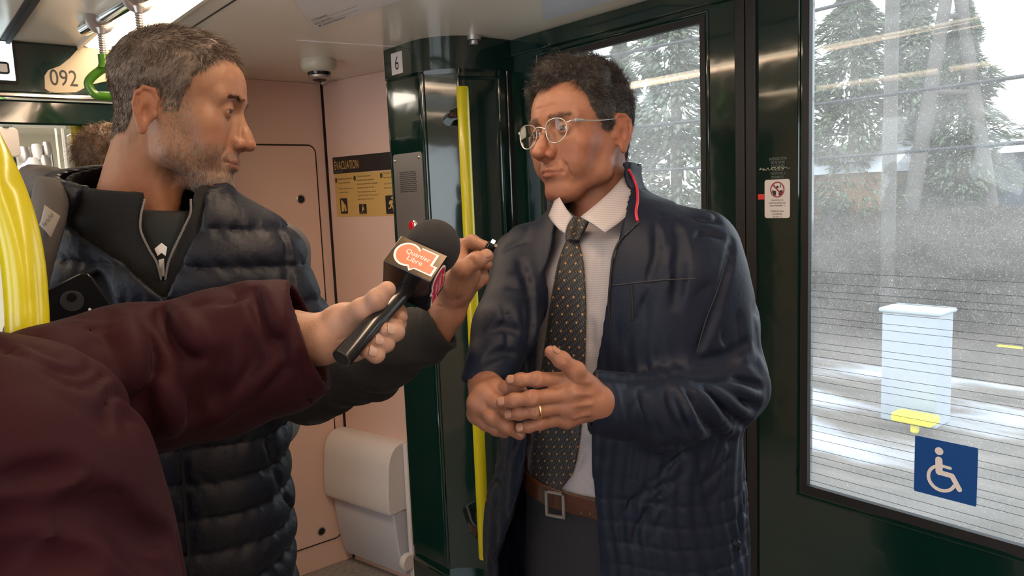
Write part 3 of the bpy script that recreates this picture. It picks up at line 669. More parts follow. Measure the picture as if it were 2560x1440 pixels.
for (xa, ya, xb, yb) in ((2385, -120, 2270, 560), (2385, -120, 2480, 560)):
    p0_, p1_ = P(xa, ya, 14), P(xb, yb, 14); d_ = (p1_ - p0_) / abs(p1_[2] - p0_[2]); p1_ = p0_ + d_ * (p0_[2] - GZ)
    MB().tube([p0_, p1_], [.10, .17], 12).build('leg', M_wood, tw)
for q_ in ((2345, 2425, 40), (2315, 2450, 230)): MB().tube([P(q_[0], q_[2], 14), P(q_[1], q_[2], 14)], .05, 8).build('cross_brace', M_wood, tw)
# wires
for i, (za_, zb_) in enumerate(((2.05, 2.35), (1.55, 1.62), (2.9, 3.2))):
    g = MB(); g.tube([(6.8, -8, GZ + za_ + 1.5), (6.8, 5, GZ + za_ + 1.38), (6.8, 30, GZ + zb_ + 1.6)], .018, 6); tag(g.build('overhead_wire', M_black), 'thin dark overhead wire crossing the view outside', 'wire', 'overhead wires outside')
# low buildings, markers and a block for a reflection
def shed(px, dist, w_, d_, h, wall_m, roof_m, label, base=0.):
    x, y = gpos(px, 500, dist); t_ = thing('shed', label, 'building', (x, y, GZ + base))
    g = MB(); g.box((x - d_ / 2, y - w_ / 2, GZ), (x + d_ / 2, y + w_ / 2, GZ + h)); g.build('walls', wall_m, t_, smooth=False)
    g = MB(); g.add([(x - d_ / 2 - .2, y - w_ / 2 - .2, GZ + h), (x + d_ / 2 + .2, y - w_ / 2 - .2, GZ + h), (x + d_ / 2 + .2, y + w_ / 2 + .2, GZ + h), (x - d_ / 2 - .2, y + w_ / 2 + .2, GZ + h), (x, y - w_ / 2 - .2, GZ + h + .6), (x, y + w_ / 2 + .2, GZ + h + .6)], [(0, 3, 5, 4), (1, 4, 5, 2), (0, 4, 1), (3, 2, 5), (0, 1, 2, 3)]); g.build('roof', roof_m, t_, smooth=False)
    g = MB(); g.box((x - d_ / 2 - .03, y - w_ * .15, GZ + h * .35), (x - d_ / 2, y + w_ * .15, GZ + h * .8)); g.build('window', M_charcoal, t_, smooth=False)
M_snow = mat('snow', rgb('b9bcc0'), .7, noise=(3, .05, 3)); M_tan = mat('tan_siding', rgb('86694a'), .8); M_slate = mat('blue_grey_siding', rgb('525c66'), .8)
shed(2150, 17.5, 1.9, 2.0, 2.9, M_tan, M_snow, 'small tan building with snowy roof near the left edge of the large window')
shed(2400, 21, 5.0, 3, 3.2, M_slate, M_snow, 'low blue grey building with snowy roof behind the conifers')
for px, dist, s_, lb in ((2300, 9.0, (.12, .42, .10), 'yellow marker block on the snowy ground near the wheelchair sticker'), (2545, 13.0, (.15, .35, .16), 'yellow marker block at the right edge of the large window')):
    x, y = gpos(px, 500, dist); g = MB(); g.box((x - s_[0], y - s_[1] / 2, GZ + .12), (x + s_[0], y + s_[1] / 2, GZ + .12 + s_[2])); g.box((x - .04, y - .04, GZ), (x + .04, y + .04, GZ + .14))
    tag(g.build('track_marker', mat('signal_yellow', rgb('e6d71e'), .5), smooth=False, bev=.03), lb, 'marker')
x, y = gpos(2300, 500, 9.5); g = MB(); g.box((x - .2, y - .30, GZ), (x + .2, y + .30, GZ + 1.25)); g.box((x - .23, y - .33, GZ + 1.25), (x + .23, y + .33, GZ + 1.30))
tag(g.build('pale_reflection_block', mat('pale_reflection', rgb('9aa1a8'), .5), smooth=False, bev=.02), 'tall pale block in place of a white reflection, beyond the large window', 'reflection')  # pale box added for an upright white reflection in the glass
# snow covered rails of the next track
for k, xx in enumerate((3.6, 5.03)):
    g = MB(); g.box((xx, -20, GZ), (xx + .07, 30, GZ + .13)); tag(g.build('rail', M_steel, smooth=False), 'steel rail of the neighbouring track on snowy ballast', 'rail', 'rails of the next track')
# foreground curved pole
cp = thing('curved_grab_pole', 'thick curved yellow grab pole in the left foreground', 'handrail', tuple(P(75, 800, .70)))
pts = [P(-190, -330, .95), P(-185, -120, .93), P(-165, 60, .86), P(-130, 190, .79), P(-80, 290, .735), P(-25, 400, .70), P(15, 490, .70), P(42, 575, .70), P(58, 660, .70), P(66, 750, .70), P(70, 850, .70), P(76, 1100, .71), P(86, 1500, .74)]
def catmull(pts, k=6):
    pts = [np.array(p) for p in pts]; Q = [2 * pts[0] - pts[1]] + pts + [2 * pts[-1] - pts[-2]]; out = []
    for i in range(1, len(Q) - 2):
        for j in range(k):
            t_ = j / k; a, b, c, d = Q[i - 1], Q[i], Q[i + 1], Q[i + 2]
            out.append(.5 * (2 * b + (c - a) * t_ + (2 * a - 5 * b + 4 * c - d) * t_ ** 2 + (3 * b - a - 3 * c + d) * t_ ** 3))
    out.append(Q[-2]); return out
MB().tube(catmull(pts), .0178, 28).build('pole', M_yellow, cp)
# ------------------------------------------------------------------ soft body modelling: distance fields turned into meshes
class Fld:
    """scalar field on a grid in a local frame M (3x3 columns) + origin O"""
    S = np.ones(3)
    def __init__(s, lo, hi, h, M=None, O=(0, 0, 0)):
        s.lo = np.array(lo, float); s.h = h; s.n = np.ceil((np.array(hi) - s.lo) / h).astype(int) + 1
        s.F = np.full(s.n, .5, np.float32); s.M = np.eye(3) if M is None else np.array(M, float); s.O = np.array(O, float)
        s.ax = [(s.lo[i] + h * np.arange(s.n[i])).astype(np.float32) for i in range(3)]
    def like(s):
        g = Fld.__new__(Fld); g.__dict__.update(s.__dict__); g.F = np.full(s.n, .5, np.float32); return g
    def loc(s, p): return (np.asarray(p, float) - s.O) @ s.M / s.S
    def wor(s, p): return (np.asarray(p, float) * s.S) @ s.M.T + s.O
    def _sl(s, lo, hi, mg):
        a = np.clip(np.floor((np.array(lo) - mg - s.lo) / s.h).astype(int), 0, s.n); b = np.clip(np.ceil((np.array(hi) + mg - s.lo) / s.h).astype(int) + 1, 0, s.n)
        if (b <= a).any(): return None
        X = s.ax[0][a[0]:b[0], None, None]; Y = s.ax[1][None, a[1]:b[1], None]; Z = s.ax[2][None, None, a[2]:b[2]]
        return (slice(a[0], b[0]), slice(a[1], b[1]), slice(a[2], b[2])), X, Y, Z
    def op(s, prim, mode='add', k=.01, mg=None):
        lo, hi, fn = prim; mg = mg if mg is not None else k + 3 * s.h
        r = s._sl(lo, hi, mg)
        if r is None: return s
        sl, X, Y, Z = r; d = fn(X, Y, Z).astype(np.float32); a = s.F[sl]; k = max(k, 1e-5)
        if mode == 'add':
            t = np.maximum(k - np.abs(a - d), 0) / k; s.F[sl] = np.minimum(a, d) - t * t * k * .25
        elif mode == 'sub':
            d = -d; t = np.maximum(k - np.abs(a - d), 0) / k; s.F[sl] = np.maximum(a, d) + t * t * k * .25
        elif mode == 'and':
            t = np.maximum(k - np.abs(a - d), 0) / k; s.F[sl] = np.maximum(a, d) + t * t * k * .25
        elif mode == 'dis':   # d is a displacement to add
            s.F[sl] = a + d
        return s
    def add(s, p, k=.01): return s.op(p, 'add', k)
    def sub(s, p, k=.01): return s.op(p, 'sub', k)
    def dis(s, fn, lo=None, hi=None):
        return s.op((s.lo if lo is None else lo, s.lo + s.h * s.n if hi is None else hi, fn), 'dis', 0, 0)
    def mesh(s, relax=0):
        F = s.F; inn = F < 0; nx, ny, nz = F.shape
        c = [inn[i:nx - 1 + i, j:ny - 1 + j, k:nz - 1 + k] for i in (0, 1) for j in (0, 1) for k in (0, 1)]
        al = c[0].copy(); an = c[0].copy()
        for q in c[1:]: al &= q; an |= q
        act = an & ~al; I, J, K = np.nonzero(act); n = len(I)
        off = np.array([(i, j, k) for i in (0, 1) for j in (0, 1) for k in (0, 1)])
        V = np.stack([F[I + o[0], J + o[1], K + o[2]] for o in off], 1)
        acc = np.zeros((n, 3)); cnt = np.zeros(n)
        for a in range(8):
            for b in range(a + 1, 8):
                if np.abs(off[a] - off[b]).sum() != 1: continue
                va, vb = V[:, a], V[:, b]; m = (va < 0) != (vb < 0)
                t = np.where(m, va / np.where(m, va - vb, 1), 0)[:, None]
                acc += np.where(m[:, None], off[a] + t * (off[b] - off[a]), 0); cnt += m
        p = s.lo + (np.stack([I, J, K], 1) + acc / cnt[:, None]) * s.h
        idx = np.full(act.shape, -1, np.int32); idx[I, J, K] = np.arange(n)
        faces = []
        for ax in range(3):
            u, v = (ax + 1) % 3, (ax + 2) % 3
            A = np.moveaxis(inn, (ax, u, v), (0, 1, 2)); G = np.moveaxis(idx, (ax, u, v), (0, 1, 2))
            e = A[:-1, 1:-1, 1:-1] != A[1:, 1:-1, 1:-1]; a, b, c_ = np.nonzero(e)
            q = np.stack([G[a, b, c_], G[a, b + 1, c_], G[a, b + 1, c_ + 1], G[a, b, c_ + 1]], 1)
            fl = A[a, b + 1, c_ + 1]; q[~fl] = q[~fl][:, ::-1]; faces.append(q)
        f = np.concatenate(faces); f = f[(f >= 0).all(1)]
        # face corners were indexed per dual cell: cells (b,c),(b+1,c)...
        if relax:
            for _ in range(relax):
                acc = np.zeros_like(p); cnt = np.zeros(len(p))
                for i in range(4):
                    np.add.at(acc, f[:, i], p[f[:, (i + 1) % 4]]); np.add.at(cnt, f[:, i], 1)
                    np.add.at(acc, f[:, i], p[f[:, (i + 3) % 4]]); np.add.at(cnt, f[:, i], 1)
                p = .5 * p + .5 * acc / np.maximum(cnt, 1)[:, None]
        return p, f
    def bvh(s):
        p, f = s.mesh(); return BVHTree.FromPolygons([tuple(q) for q in s.wor(p)], [tuple(int(i) for i in q) for q in f])
def islands_keep(p, f, keep=1):
    n = len(p); lab = np.arange(n)
    for _ in range(400):
        m = lab[f].min(1); new = lab.copy()
        for i in range(4): np.minimum.at(new, f[:, i], m)
        new = new[new]
        if (new == lab).all(): break
        lab = new
    ids, c = np.unique(lab, return_counts=True); ok = ids[np.argsort(-c)[:keep]]; ok = ok[c[np.argsort(-c)[:keep]] > 0]
    mv = np.isin(lab, ok); re = np.cumsum(mv) - 1; fm = mv[f].all(1); return p[mv], re[f[fm]]
def cap(a, b, ra, rb=None):
    a = np.array(a, float); b = np.array(b, float); rb = ra if rb is None else rb; ab = b - a; L = max(ab @ ab, 1e-9); R = max(ra, rb)
    def fn(X, Y, Z):
        x, y, z = X - a[0], Y - a[1], Z - a[2]; t = np.clip((x * ab[0] + y * ab[1] + z * ab[2]) / L, 0, 1)
        return np.sqrt((x - t * ab[0]) ** 2 + (y - t * ab[1]) ** 2 + (z - t * ab[2]) ** 2) - (ra + t * (rb - ra))
    return np.minimum(a, b) - R, np.maximum(a, b) + R, fn
def rotm(ax, deg):
    return np.array(Matrix.Rotation(math.radians(deg), 3, Vector(ax)))
def ell(c, r, R=None):
    c = np.array(c, float); r = np.array(r, float); R = np.eye(3) if R is None else np.array(R); ext = np.abs(R) @ r
    def fn(X, Y, Z):
        x, y, z = X - c[0], Y - c[1], Z - c[2]; q = [(x * R[0, i] + y * R[1, i] + z * R[2, i]) for i in range(3)]
        k0 = np.sqrt(sum((q[i] / r[i]) ** 2 for i in range(3))); k1 = np.sqrt(sum((q[i] / r[i] ** 2) ** 2 for i in range(3))) + 1e-6
        return k0 * (k0 - 1) / k1
    return c - ext, c + ext, fn
def rbox(c, r, R=None, rad=.005):
    c = np.array(c, float); r = np.array(r, float); R = np.eye(3) if R is None else np.array(R); ext = np.abs(R) @ r
    def fn(X, Y, Z):
        x, y, z = X - c[0], Y - c[1], Z - c[2]; q = [np.abs(x * R[0, i] + y * R[1, i] + z * R[2, i]) - (r[i] - rad) for i in range(3)]
        return np.sqrt(sum(np.maximum(v, 0) ** 2 for v in q)) + np.minimum(np.maximum(np.maximum(q[0], q[1]), q[2]), 0) - rad
    return c - ext, c + ext, fn
def column(zs, cx, cy, rx, ry, e=2.3):
    """upright body of superelliptic sections; zs increasing"""
    zs, cx, cy, rx, ry = (np.array(v, float) for v in (zs, cx, cy, rx, ry)); ryf = None
    def sm(Z, v):   # smooth interpolation
        i = np.clip(np.searchsorted(zs, Z) - 1, 0, len(zs) - 2); t = np.clip((Z - zs[i]) / (zs[i + 1] - zs[i]), 0, 1)
        m = np.gradient(v, zs); h = zs[i + 1] - zs[i]; t2, t3 = t * t, t * t * t
        return (2 * t3 - 3 * t2 + 1) * v[i] + (t3 - 2 * t2 + t) * h * m[i] + (-2 * t3 + 3 * t2) * v[i + 1] + (t3 - t2) * h * m[i + 1]
    def fn(X, Y, Z):
        a, b, c, d = sm(Z, cx), sm(Z, cy), np.maximum(sm(Z, rx), .003), np.maximum(sm(Z, ry), .003)
        q = (np.abs((X - a) / c) ** e + np.abs((Y - b) / d) ** e) ** (1 / e); e_ = 1e-3
        sl = np.maximum(np.abs(sm(Z + e_, rx) - sm(Z - e_, rx)), np.abs(sm(Z + e_, ry) - sm(Z - e_, ry))) / (2 * e_)
        dd = (q - 1) * np.minimum(c, d) / np.sqrt(1 + np.minimum(sl, 4) ** 2)
        return np.maximum(dd, np.maximum(Z - zs[-1], zs[0] - Z))
    return ((cx - rx).min(), (cy - ry).min(), zs[0]), ((cx + rx).max(), (cy + ry).max(), zs[-1]), fn
def extr(poly, y0, y1, axes=(0, 2, 1)):
    """polygon in local (axes[0], axes[1]) extruded along axes[2] from y0 to y1, signed distance in the plane"""
    P_ = np.array(poly, float); lo = np.zeros(3); hi = np.zeros(3)
    lo[axes[0]], lo[axes[1]] = P_.min(0); hi[axes[0]], hi[axes[1]] = P_.max(0); lo[axes[2]], hi[axes[2]] = y0, y1
    def fn(X, Y, Z):
        c = (X, Y, Z); U, V, W = c[axes[0]], c[axes[1]], c[axes[2]]; U, V = np.broadcast_arrays(U, V)
        d = np.full(U.shape, 1e9); s_ = np.ones(U.shape)
        for i in range(len(P_)):
            a, b = P_[i], P_[i - 1]; e = b - a; wx, wy = U - a[0], V - a[1]; t = np.clip((wx * e[0] + wy * e[1]) / (e @ e), 0, 1)
            d = np.minimum(d, (wx - e[0] * t) ** 2 + (wy - e[1] * t) ** 2)
            c1 = V >= a[1]; c2 = V < b[1]; c3 = e[0] * wy > e[1] * wx
            fl = (c1 & c2 & c3) | (~c1 & ~c2 & ~c3); s_ = np.where(fl, -s_, s_)
        d = s_ * np.sqrt(d); return np.maximum(d, np.maximum(W - y1, y0 - W))
    return lo, hi, fn
def chain(f, pts, rs, k=.01, mode='add'):
    for (a, b, ra, rb) in zip(pts[:-1], pts[1:], rs[:-1], rs[1:]): f.op(cap(a, b, ra, rb), mode, k)
def wob(p, sc, seed=0, n=6):
    """smooth pseudo noise of points (N,3), about -1..1"""
    rg = np.random.default_rng(seed); o = np.zeros(len(p))
    for _ in range(n):
        d = rg.normal(0, 1, 3); d *= sc * (.6 + rg.random()) / np.linalg.norm(d); o += np.sin(p @ d * 6.28 + rg.random() * 6.28)
    return o / n ** .5 / 1.1
def wobf(sc, amp, seed=0, n=6, aniso=(1, 1, 1)):
    rg = np.random.default_rng(seed); D = []
    for _ in range(n):
        d = rg.normal(0, 1, 3); d *= sc * (.6 + rg.random()) / np.linalg.norm(d) * np.array(aniso); D.append((d * 6.28, rg.random() * 6.28))
    return lambda X, Y, Z: amp / n ** .5 * sum(np.sin(X * d[0] + Y * d[1] + Z * d[2] + q) for d, q in D)
def snap(bvh, px, off=0.0):
    """image rays onto a surface; returns world points"""
    out = []
    for q in px:
        d = Vector(ray(*q)).normalized(); h = bvh.ray_cast(Vector(CAM), d)
        if h[0] is not None: out.append(np.array(h[0]) - np.array(d) * off)
    return out
def normals_of(p, f):
    n = np.zeros_like(p); a = np.cross(p[f[:, 2]] - p[f[:, 0]], p[f[:, 3]] - p[f[:, 1]])
    for i in range(4): np.add.at(n, f[:, i], a)
    return n / (np.linalg.norm(n, axis=1)[:, None] + 1e-12)
def strands(name, L, rad, cols, m, parent):
    """L (N,K,3) polylines -> one mesh of thin three-sided hairs"""
    N, K, _ = L.shape; T = np.gradient(L, axis=1); T /= np.linalg.norm(T, axis=2)[..., None] + 1e-9
    a = np.array([.3, .5, .81]); U = np.cross(T, a); U /= np.linalg.norm(U, axis=2)[..., None] + 1e-9; W = np.cross(T, U)
    r = (np.broadcast_to(rad, (N,))[:, None] * np.linspace(1, .25, K)[None])[..., None]
    V = np.stack([L + r * (U * math.cos(q) + W * math.sin(q)) for q in (0, 2.094, 4.189)], 2)   # N,K,3,3
    V = V.reshape(-1, 3); base = (np.arange(N) * K * 3)[:, None, None] + (np.arange(K - 1) * 3)[None, :, None]
    f = np.stack([np.stack([base[..., 0] + j, base[..., 0] + (j + 1) % 3, base[..., 0] + 3 + (j + 1) % 3, base[..., 0] + 3 + j], -1) for j in range(3)], 2).reshape(-1, 4)
    c = np.repeat(cols, K * 3, axis=0)
    return mk(name, V, f, m, parent, cols=c)
def sstep(a, b, x):
    t = np.clip((x - a) / (b - a), 0, 1); return t * t * (3 - 2 * t)
def frame(face, upv):
    """columns: subject right, facing, up (world)"""
    y = face / np.linalg.norm(face); x = np.cross(y, upv); x /= np.linalg.norm(x); z = np.cross(x, y); return np.stack([x, y, z], 1)
M_skin = mat('skin', (.6, .4, .3), .50, attr='Col', bump=(420, .30, .0015), sss=.12, spec=.38)
M_hair = mat('hair', (.1, .1, .1), .55, attr='Col', spec=.25)
M_eye = mat('eye', (.8, .8, .8), .12, attr='Col')

def make_head(prm, M, O, S, parent_name):
    """returns dict with mesh data of the head in world coordinates"""
    g = prm.get; f = Fld((-.098, -.135, -.225), (.098, .142, .128), g('h', .0018), M * 1.0, O)
    A = f.add; Bs = f.sub; f.S = np.array(S, float)
    A(ell((0, -.014, .030), (.0765, .100, .083 - g('crown', 0))), .01)
    A(ell((0, .030, .032), (.064, .062, .058 - g('crown', 0) * .6)), .03)
    A(ell((0, .034, -.040), (.056, .056, .062)), .03)
    A(cap((0, -.035, -.04), (0, -.058, -.155), .056, .050), .03)                      # neck
    for s in (1, -1):
        A(cap((s * .053, -.002, -.030), (s * .049, .008, -.072), .016, .015), .03)     # jaw corner
        A(cap((s * .049, .008, -.074), (s * .016, .072 + g('chin', 0), -.104), .0150, .0150), .022)
        A(ell((s * (.047 - g('cheek', 0)), .056 - g('cheek', 0), -.028), (.020, .024, .018)), .024)                       # cheekbone
        A(ell((s * .036, .060, -.058), (.020, .020, .024)), .02)
        A(cap((s * .012, .0865, .017), (s * .046, .070, .014), .0105, .009), .014)     # brow
        A(cap((s * .030, -.045, -.03), (s * .022, .0, -.18), .012, .012), .02)         # neck muscle
    A(ell((0, .074 + g('muz', 0), -.074), (.028, .0255, .027)), .016)                                # muzzle
    A(ell((0, .079 + g('chin', 0), -.104), (.021, .0165, .0155)), .014)                                # chin
    A(ell((0, .055, -.112), (.026, .032, .012)), .02)
    A(ell((0, -.01, -.150), (.024, .030, .04)), .03)
    for s in (1, -1):
        Bs(ell((s * .031, .098, -.001), (.017, .0165, .0125)), .014)                   # socket
        f.op(ell((s * .0315, .0755, -.002), (.0145, .0145, .0145)), 'add', .003)         # lids
    # nose
    nz = g('nose', 0.)
    A(cap((0, .090, .004), (0, .109 + nz, -.034), .0065, .0085), .008)
    A(ell((0, .1135 + nz, -.042), (.0115, .0115, .0100)), .006)
    A(cap((0, .107, -.030), (0, .098, -.045), .010, .012), .008)
    for s in (1, -1):
        A(ell((s * .0125, .1005, -.0455), (.0072, .0105, .0078)), .004)
        Bs(ell((s * .0065, .1075 + nz * .6, -.0535), (.0036, .0055, .0050)), .003)
        Bs(cap((s * .0195, .098, -.040), (s * .020, .094, -.050), .0012), .004)
    for s in (1, -1): A(cap((s * .0075, .089, -.012), (s * .0105, .092, -.038), .0070, .0085), .006)
    # lips
    lf = g('lip', 0.)
    for s in (1, -1):
        A(cap((s * .004, .0995, -.0700), (s * .021, .0885, -.0735), .0042, .0020), .004)
        A(cap((s * .001, .0985 + lf, -.0805), (s * .018, .0890, -.0765), .0050, .0022), .004)
        Bs(cap((s * .0, .1055, -.0750), (s * .024, .0905, -.0755), .0009, .0008), .0022)
        Bs(ell((s * .026, .088, -.076), (.003, .003, .003)), .004)
    Bs(cap((0, .108, -.056), (0, .1045, -.066), .0028, .0028), .004)                      # philtrum
    Bs(cap((-.010, .0995, -.0905), (.010, .0995, -.0905), .004), .008)                    # under the lip
    for s in (1, -1):     # nasolabial folds
        Bs(cap((s * .022, .094, -.046), (s * .031, .0835, -.066), .0011 * g('fold', 1)), .005)
        if g('fold', 1) > 1:
            Bs(cap((s * .031, .0835, -.066), (s * .0335, .0760, -.086), .0018), .004)
            Bs(cap((s * .0435, .0755, -.040), (s * .0470, .062, -.075), .0014), .005)
    # eye openings
    op = g('open', .0042)
    for s in (1, -1):
        Bs(ell((s * .0315, .0905, -.0025 + g('lid', 0)), (.0128, .0105, op)), .0012)
        Bs(cap((s * .021, .0925, .0065), (s * .042, .0865, .0070), .0012), .003)            # upper lid crease
        Bs(cap((s * .021, .0905, -.0150), (s * .041, .0835, -.0150), .0010), .005)          # under-eye
    for z, a in g('wrinkles', ()):
        Bs(cap((-.030, .0925 + a, z + .002), (0, .0985 + a, z), .0006), .0030); Bs(cap((.030, .0925 + a, z + .002), (0, .0985 + a, z), .0006), .0030)
    if g('frown'):
        Bs(cap((.004, .1015, .012), (.005, .1005, .026), .0009), .003); Bs(cap((-.004, .1015, .012), (-.005, .1005, .022), .0008), .003)
    # ears
    for s in (1, -1):
        ex, ey, ez = s * g('earx', .0735), g('eary', -.012), g('earz', -.014); es = g('ears', 1.0)
        def E(y, z, out=0): return (ex + s * (.002 + (.014 - y) * .42 + out) * es, ey + y * es, ez + z * es)
        A(ell(E(-.002, .002, -.001), (.0045, .0165 * es, .029 * es), rotm((0, 0, 1), s * 24)), .006)
        hx = [E(.004, .001), E(.011, .008), E(.0125, .020), E(.005, .0315), E(-.008, .0315), E(-.0175, .021), E(-.019, .006), E(-.015, -.009), E(-.009, -.021)]
        chain(f, hx, [.0025, .0030, .0032, .0036, .0036, .0036, .0034, .0030, .0034], .0022)
        A(ell(E(-.002, -.028), (.0042, .0080, .0092), rotm((0, 0, 1), s * 15)), .005)
        chain(f, [E(-.002, .020, -.001), E(-.0085, .010), E(-.0080, -.006), E(-.001, -.016)], [.0028, .0032, .0030, .0030], .0035)
        Bs(ell(E(.002, -.004, .0055), (.0055, .0068, .0105), rotm((0, 0, 1), s * 10)), .003)
        Bs(cap(E(-.0135, .018, .003), E(-.0145, .0, .003), .0016), .003); Bs(cap(E(.004, .024, .004), E(-.006, .0255, .004), .0016), .003)
        A(ell((ex + s * .003, ey + .0115 * es, ez - .005 * es), (.0035, .0045, .0062)), .004)
    for q in g('extra', ()): q(f)
    f.dis(wobf(60, .00018, 3)); p, q = f.mesh(relax=1); p, q = islands_keep(p, q)
    return p, q, f

def skin_colour(p, prm):
    g = prm.get; base = np.array(g('skin')); c = np.tile(base, (len(p), 1)); x, y, z = p.T
    def mixm(m, col):
        nonlocal c; m = np.clip(m, 0, 1)[:, None]; c = c * (1 - m) + np.array(col) * m
    red = base * np.array([1.05, .72, .66])
    mixm(.75 * np.exp(-((x / .017) ** 2 + ((y - .108) / .018) ** 2 + ((z + .045) / .016) ** 2)), red)
    mixm(.45 * np.exp(-(((abs(x) - .045) / .022) ** 2 + ((y - .06) / .03) ** 2 + ((z + .04) / .022) ** 2)), red)
    mixm(.55 * sstep(.071, .079, abs(x)) * (y < .02), red)
    mixm(.35 * sstep(-.09, -.14, z), red)
    n = .5 + .5 * wob(p, 55, 1, 10); c *= (.96 + .07 * n)[:, None]
    st = g('stubble', 0)
    if st:
        jaw = sstep(-.048, -.066, z - .20 * np.clip(y - .055, -.2, 0) * -1) * sstep(-.018, .012, y + .0) * sstep(-.135, -.112, z)
        side = sstep(.030, .060, abs(x)) * np.exp(-((y - .022) / .022) ** 2) * sstep(.005, -.02, z) * sstep(-.13, -.1, z)
        m = np.maximum(jaw, side); m *= 1 - np.exp(-((x / .022) ** 2 + ((z + .075) / .007) ** 2)) * (y > .08)
        m *= 1 - .8 * np.exp(-(((abs(x) - .03) / .012) ** 2 + ((z + .052) / .012) ** 2)) * (y > .05)
        mixm(st * m * (.62 + .38 * wob(p, 130, 5, 12)), g('beard'))
    lip = np.exp(-((x / .0235) ** 4 + ((z + .0755 + .03 * abs(x)) / .0072) ** 4)) * sstep(.084, .09, y)
    mixm(.8 * lip, g('lips', base * np.array([.82, .50, .48])))
    mixm(.5 * np.exp(-((x / .024) ** 4 + ((z + .0753) / .0012) ** 2)) * (y > .085), base * .35)
    return c

def eyes(f, prm, parent, look):
    for s in (1, -1):
        c = np.array([s * .0315, .0755, -.002]); r = .0122; n = 24; v = []; fa = []; col = []
        lk = np.array(look, float); lk /= np.linalg.norm(lk); a = np.cross(lk, [0, 0, 1.]); a /= np.linalg.norm(a); b = np.cross(lk, a)
        for i in range(n + 1):
            th = math.pi * i / n
            for j in range(n):
                ph = 2 * math.pi * j / n; v.append(c + r * (lk * math.cos(th) + (a * math.cos(ph) + b * math.sin(ph)) * math.sin(th)))
                d = th / math.pi * 180; col.append((.01, .01, .01) if d < 12 else ((.045, .030, .020) if d < 30 else ((.03, .025, .02) if d < 33 else (.38, .33, .30))))
        for i in range(n):
            for j in range(n): fa.append((i * n + j, i * n + (j + 1) % n, (i + 1) * n + (j + 1) % n, (i + 1) * n + j))
        mk('eye', f.wor(v), np.array(fa), M_eye, parent, cols=np.array(col))

def hair_mask(p, line):
    """line: list of (azimuth deg from the face, hairline height); returns signed height above the hairline"""
    az = np.degrees(np.arctan2(np.abs(p[:, 0]), p[:, 1] + .012)); a, h = zip(*line); return p[:, 2] - np.interp(az, a, h)
def grow(p, q, f, line, spec, parent, prm):
    """spec: dict(th=cap thickness, n, length, rad, flow=function(p,n)->dir, cols=list, curl)"""
    N = normals_of(p, q); m = hair_mask(p, line); mm = m + .004 * wob(p, 90, 8)
    ey_, ez_, es_ = prm.get('eary', -.012), prm.get('earz', -.014), prm.get('ears', 1)
    earless = ~((np.abs(p[:, 0]) > .0742) & (p[:, 2] < ez_ + .036 * es_) & (p[:, 1] > ey_ - .024 * es_) & (p[:, 1] < ey_ + .0135 * es_))
    ok = (mm > 0) & earless & (p[:, 2] > -.1); hc = np.array(spec['cols'])
    th = spec['th'] * sstep(0, .020, mm) * (1 + .35 * wob(p, 28, 2)) * (.45 + .55 * sstep(-.02, .06, p[:, 2]))
    if 'bulk' in spec: th = th + spec['bulk'](p) * sstep(0, .02, mm)
    sm = p + N * th[:, None]
    fm = ok[q].all(1); used = np.unique(q[fm]); re = np.full(len(p), -1); re[used] = np.arange(len(used))
    rg = np.random.default_rng(spec.get('seed', 1))
    cc = np.tile(hc.mean(0) * .72, (len(used), 1)) * (1 + .25 * wob(p[used], 90, 4, 8))[:, None]
    mk('hair', f.wor(sm[used]), re[q[fm]], M_hair, parent, cols=cc)
    cand = np.nonzero(ok)[0]; w = sstep(-.002, .008, mm[cand]); w = w / w.sum(); sel = rg.choice(cand, spec['n'], p=w)
    r = p[sel] + N[sel] * (th[sel] * .8)[:, None] + rg.normal(0, .0007, (len(sel), 3)); nn = N[sel]; fl = spec['flow'](r, nn)
    fl = fl - nn * (fl * nn).sum(1)[:, None] * .9; fl /= np.linalg.norm(fl, axis=1)[:, None] + 1e-9
    fl = fl + rg.normal(0, spec.get('mess', .25), fl.shape); fl /= np.linalg.norm(fl, axis=1)[:, None]
    L = spec['length'](r) * (.6 + .6 * rg.random(len(r))); K = spec.get('K', 5); t = np.linspace(0, 1, K)
    li = spec.get('lift', .35); ln = r[:, None] + L[:, None, None] * (t[None, :, None] * fl[:, None] * 1.0 + (li * (t - .75 * t ** 2))[None, :, None] * nn[:, None])
    cu = spec.get('curl', 0)
    if cu:
        cu = (cu * (.25 + .75 * sstep(.02, .07, r[:, 2])))[:, None, None]
        s2 = np.cross(nn, fl); ph = rg.random(len(r))[:, None] * 6.28 + wob(r, 40, 6)[:, None] * 3
        ln = ln + cu * (np.sin(ph + t[None] * 6.5) - np.sin(ph))[..., None] * s2[:, None] + cu * (np.cos(ph + t[None] * 6.5) - np.cos(ph))[..., None] * nn[:, None]
    col = hc[rg.integers(0, len(hc), len(r))] * (.7 + .6 * rg.random(len(r)))[:, None]
    strands('hair_strands', f.wor(ln.reshape(-1, 3)).reshape(ln.shape), spec.get('rad', .00022), col, M_hair, parent)
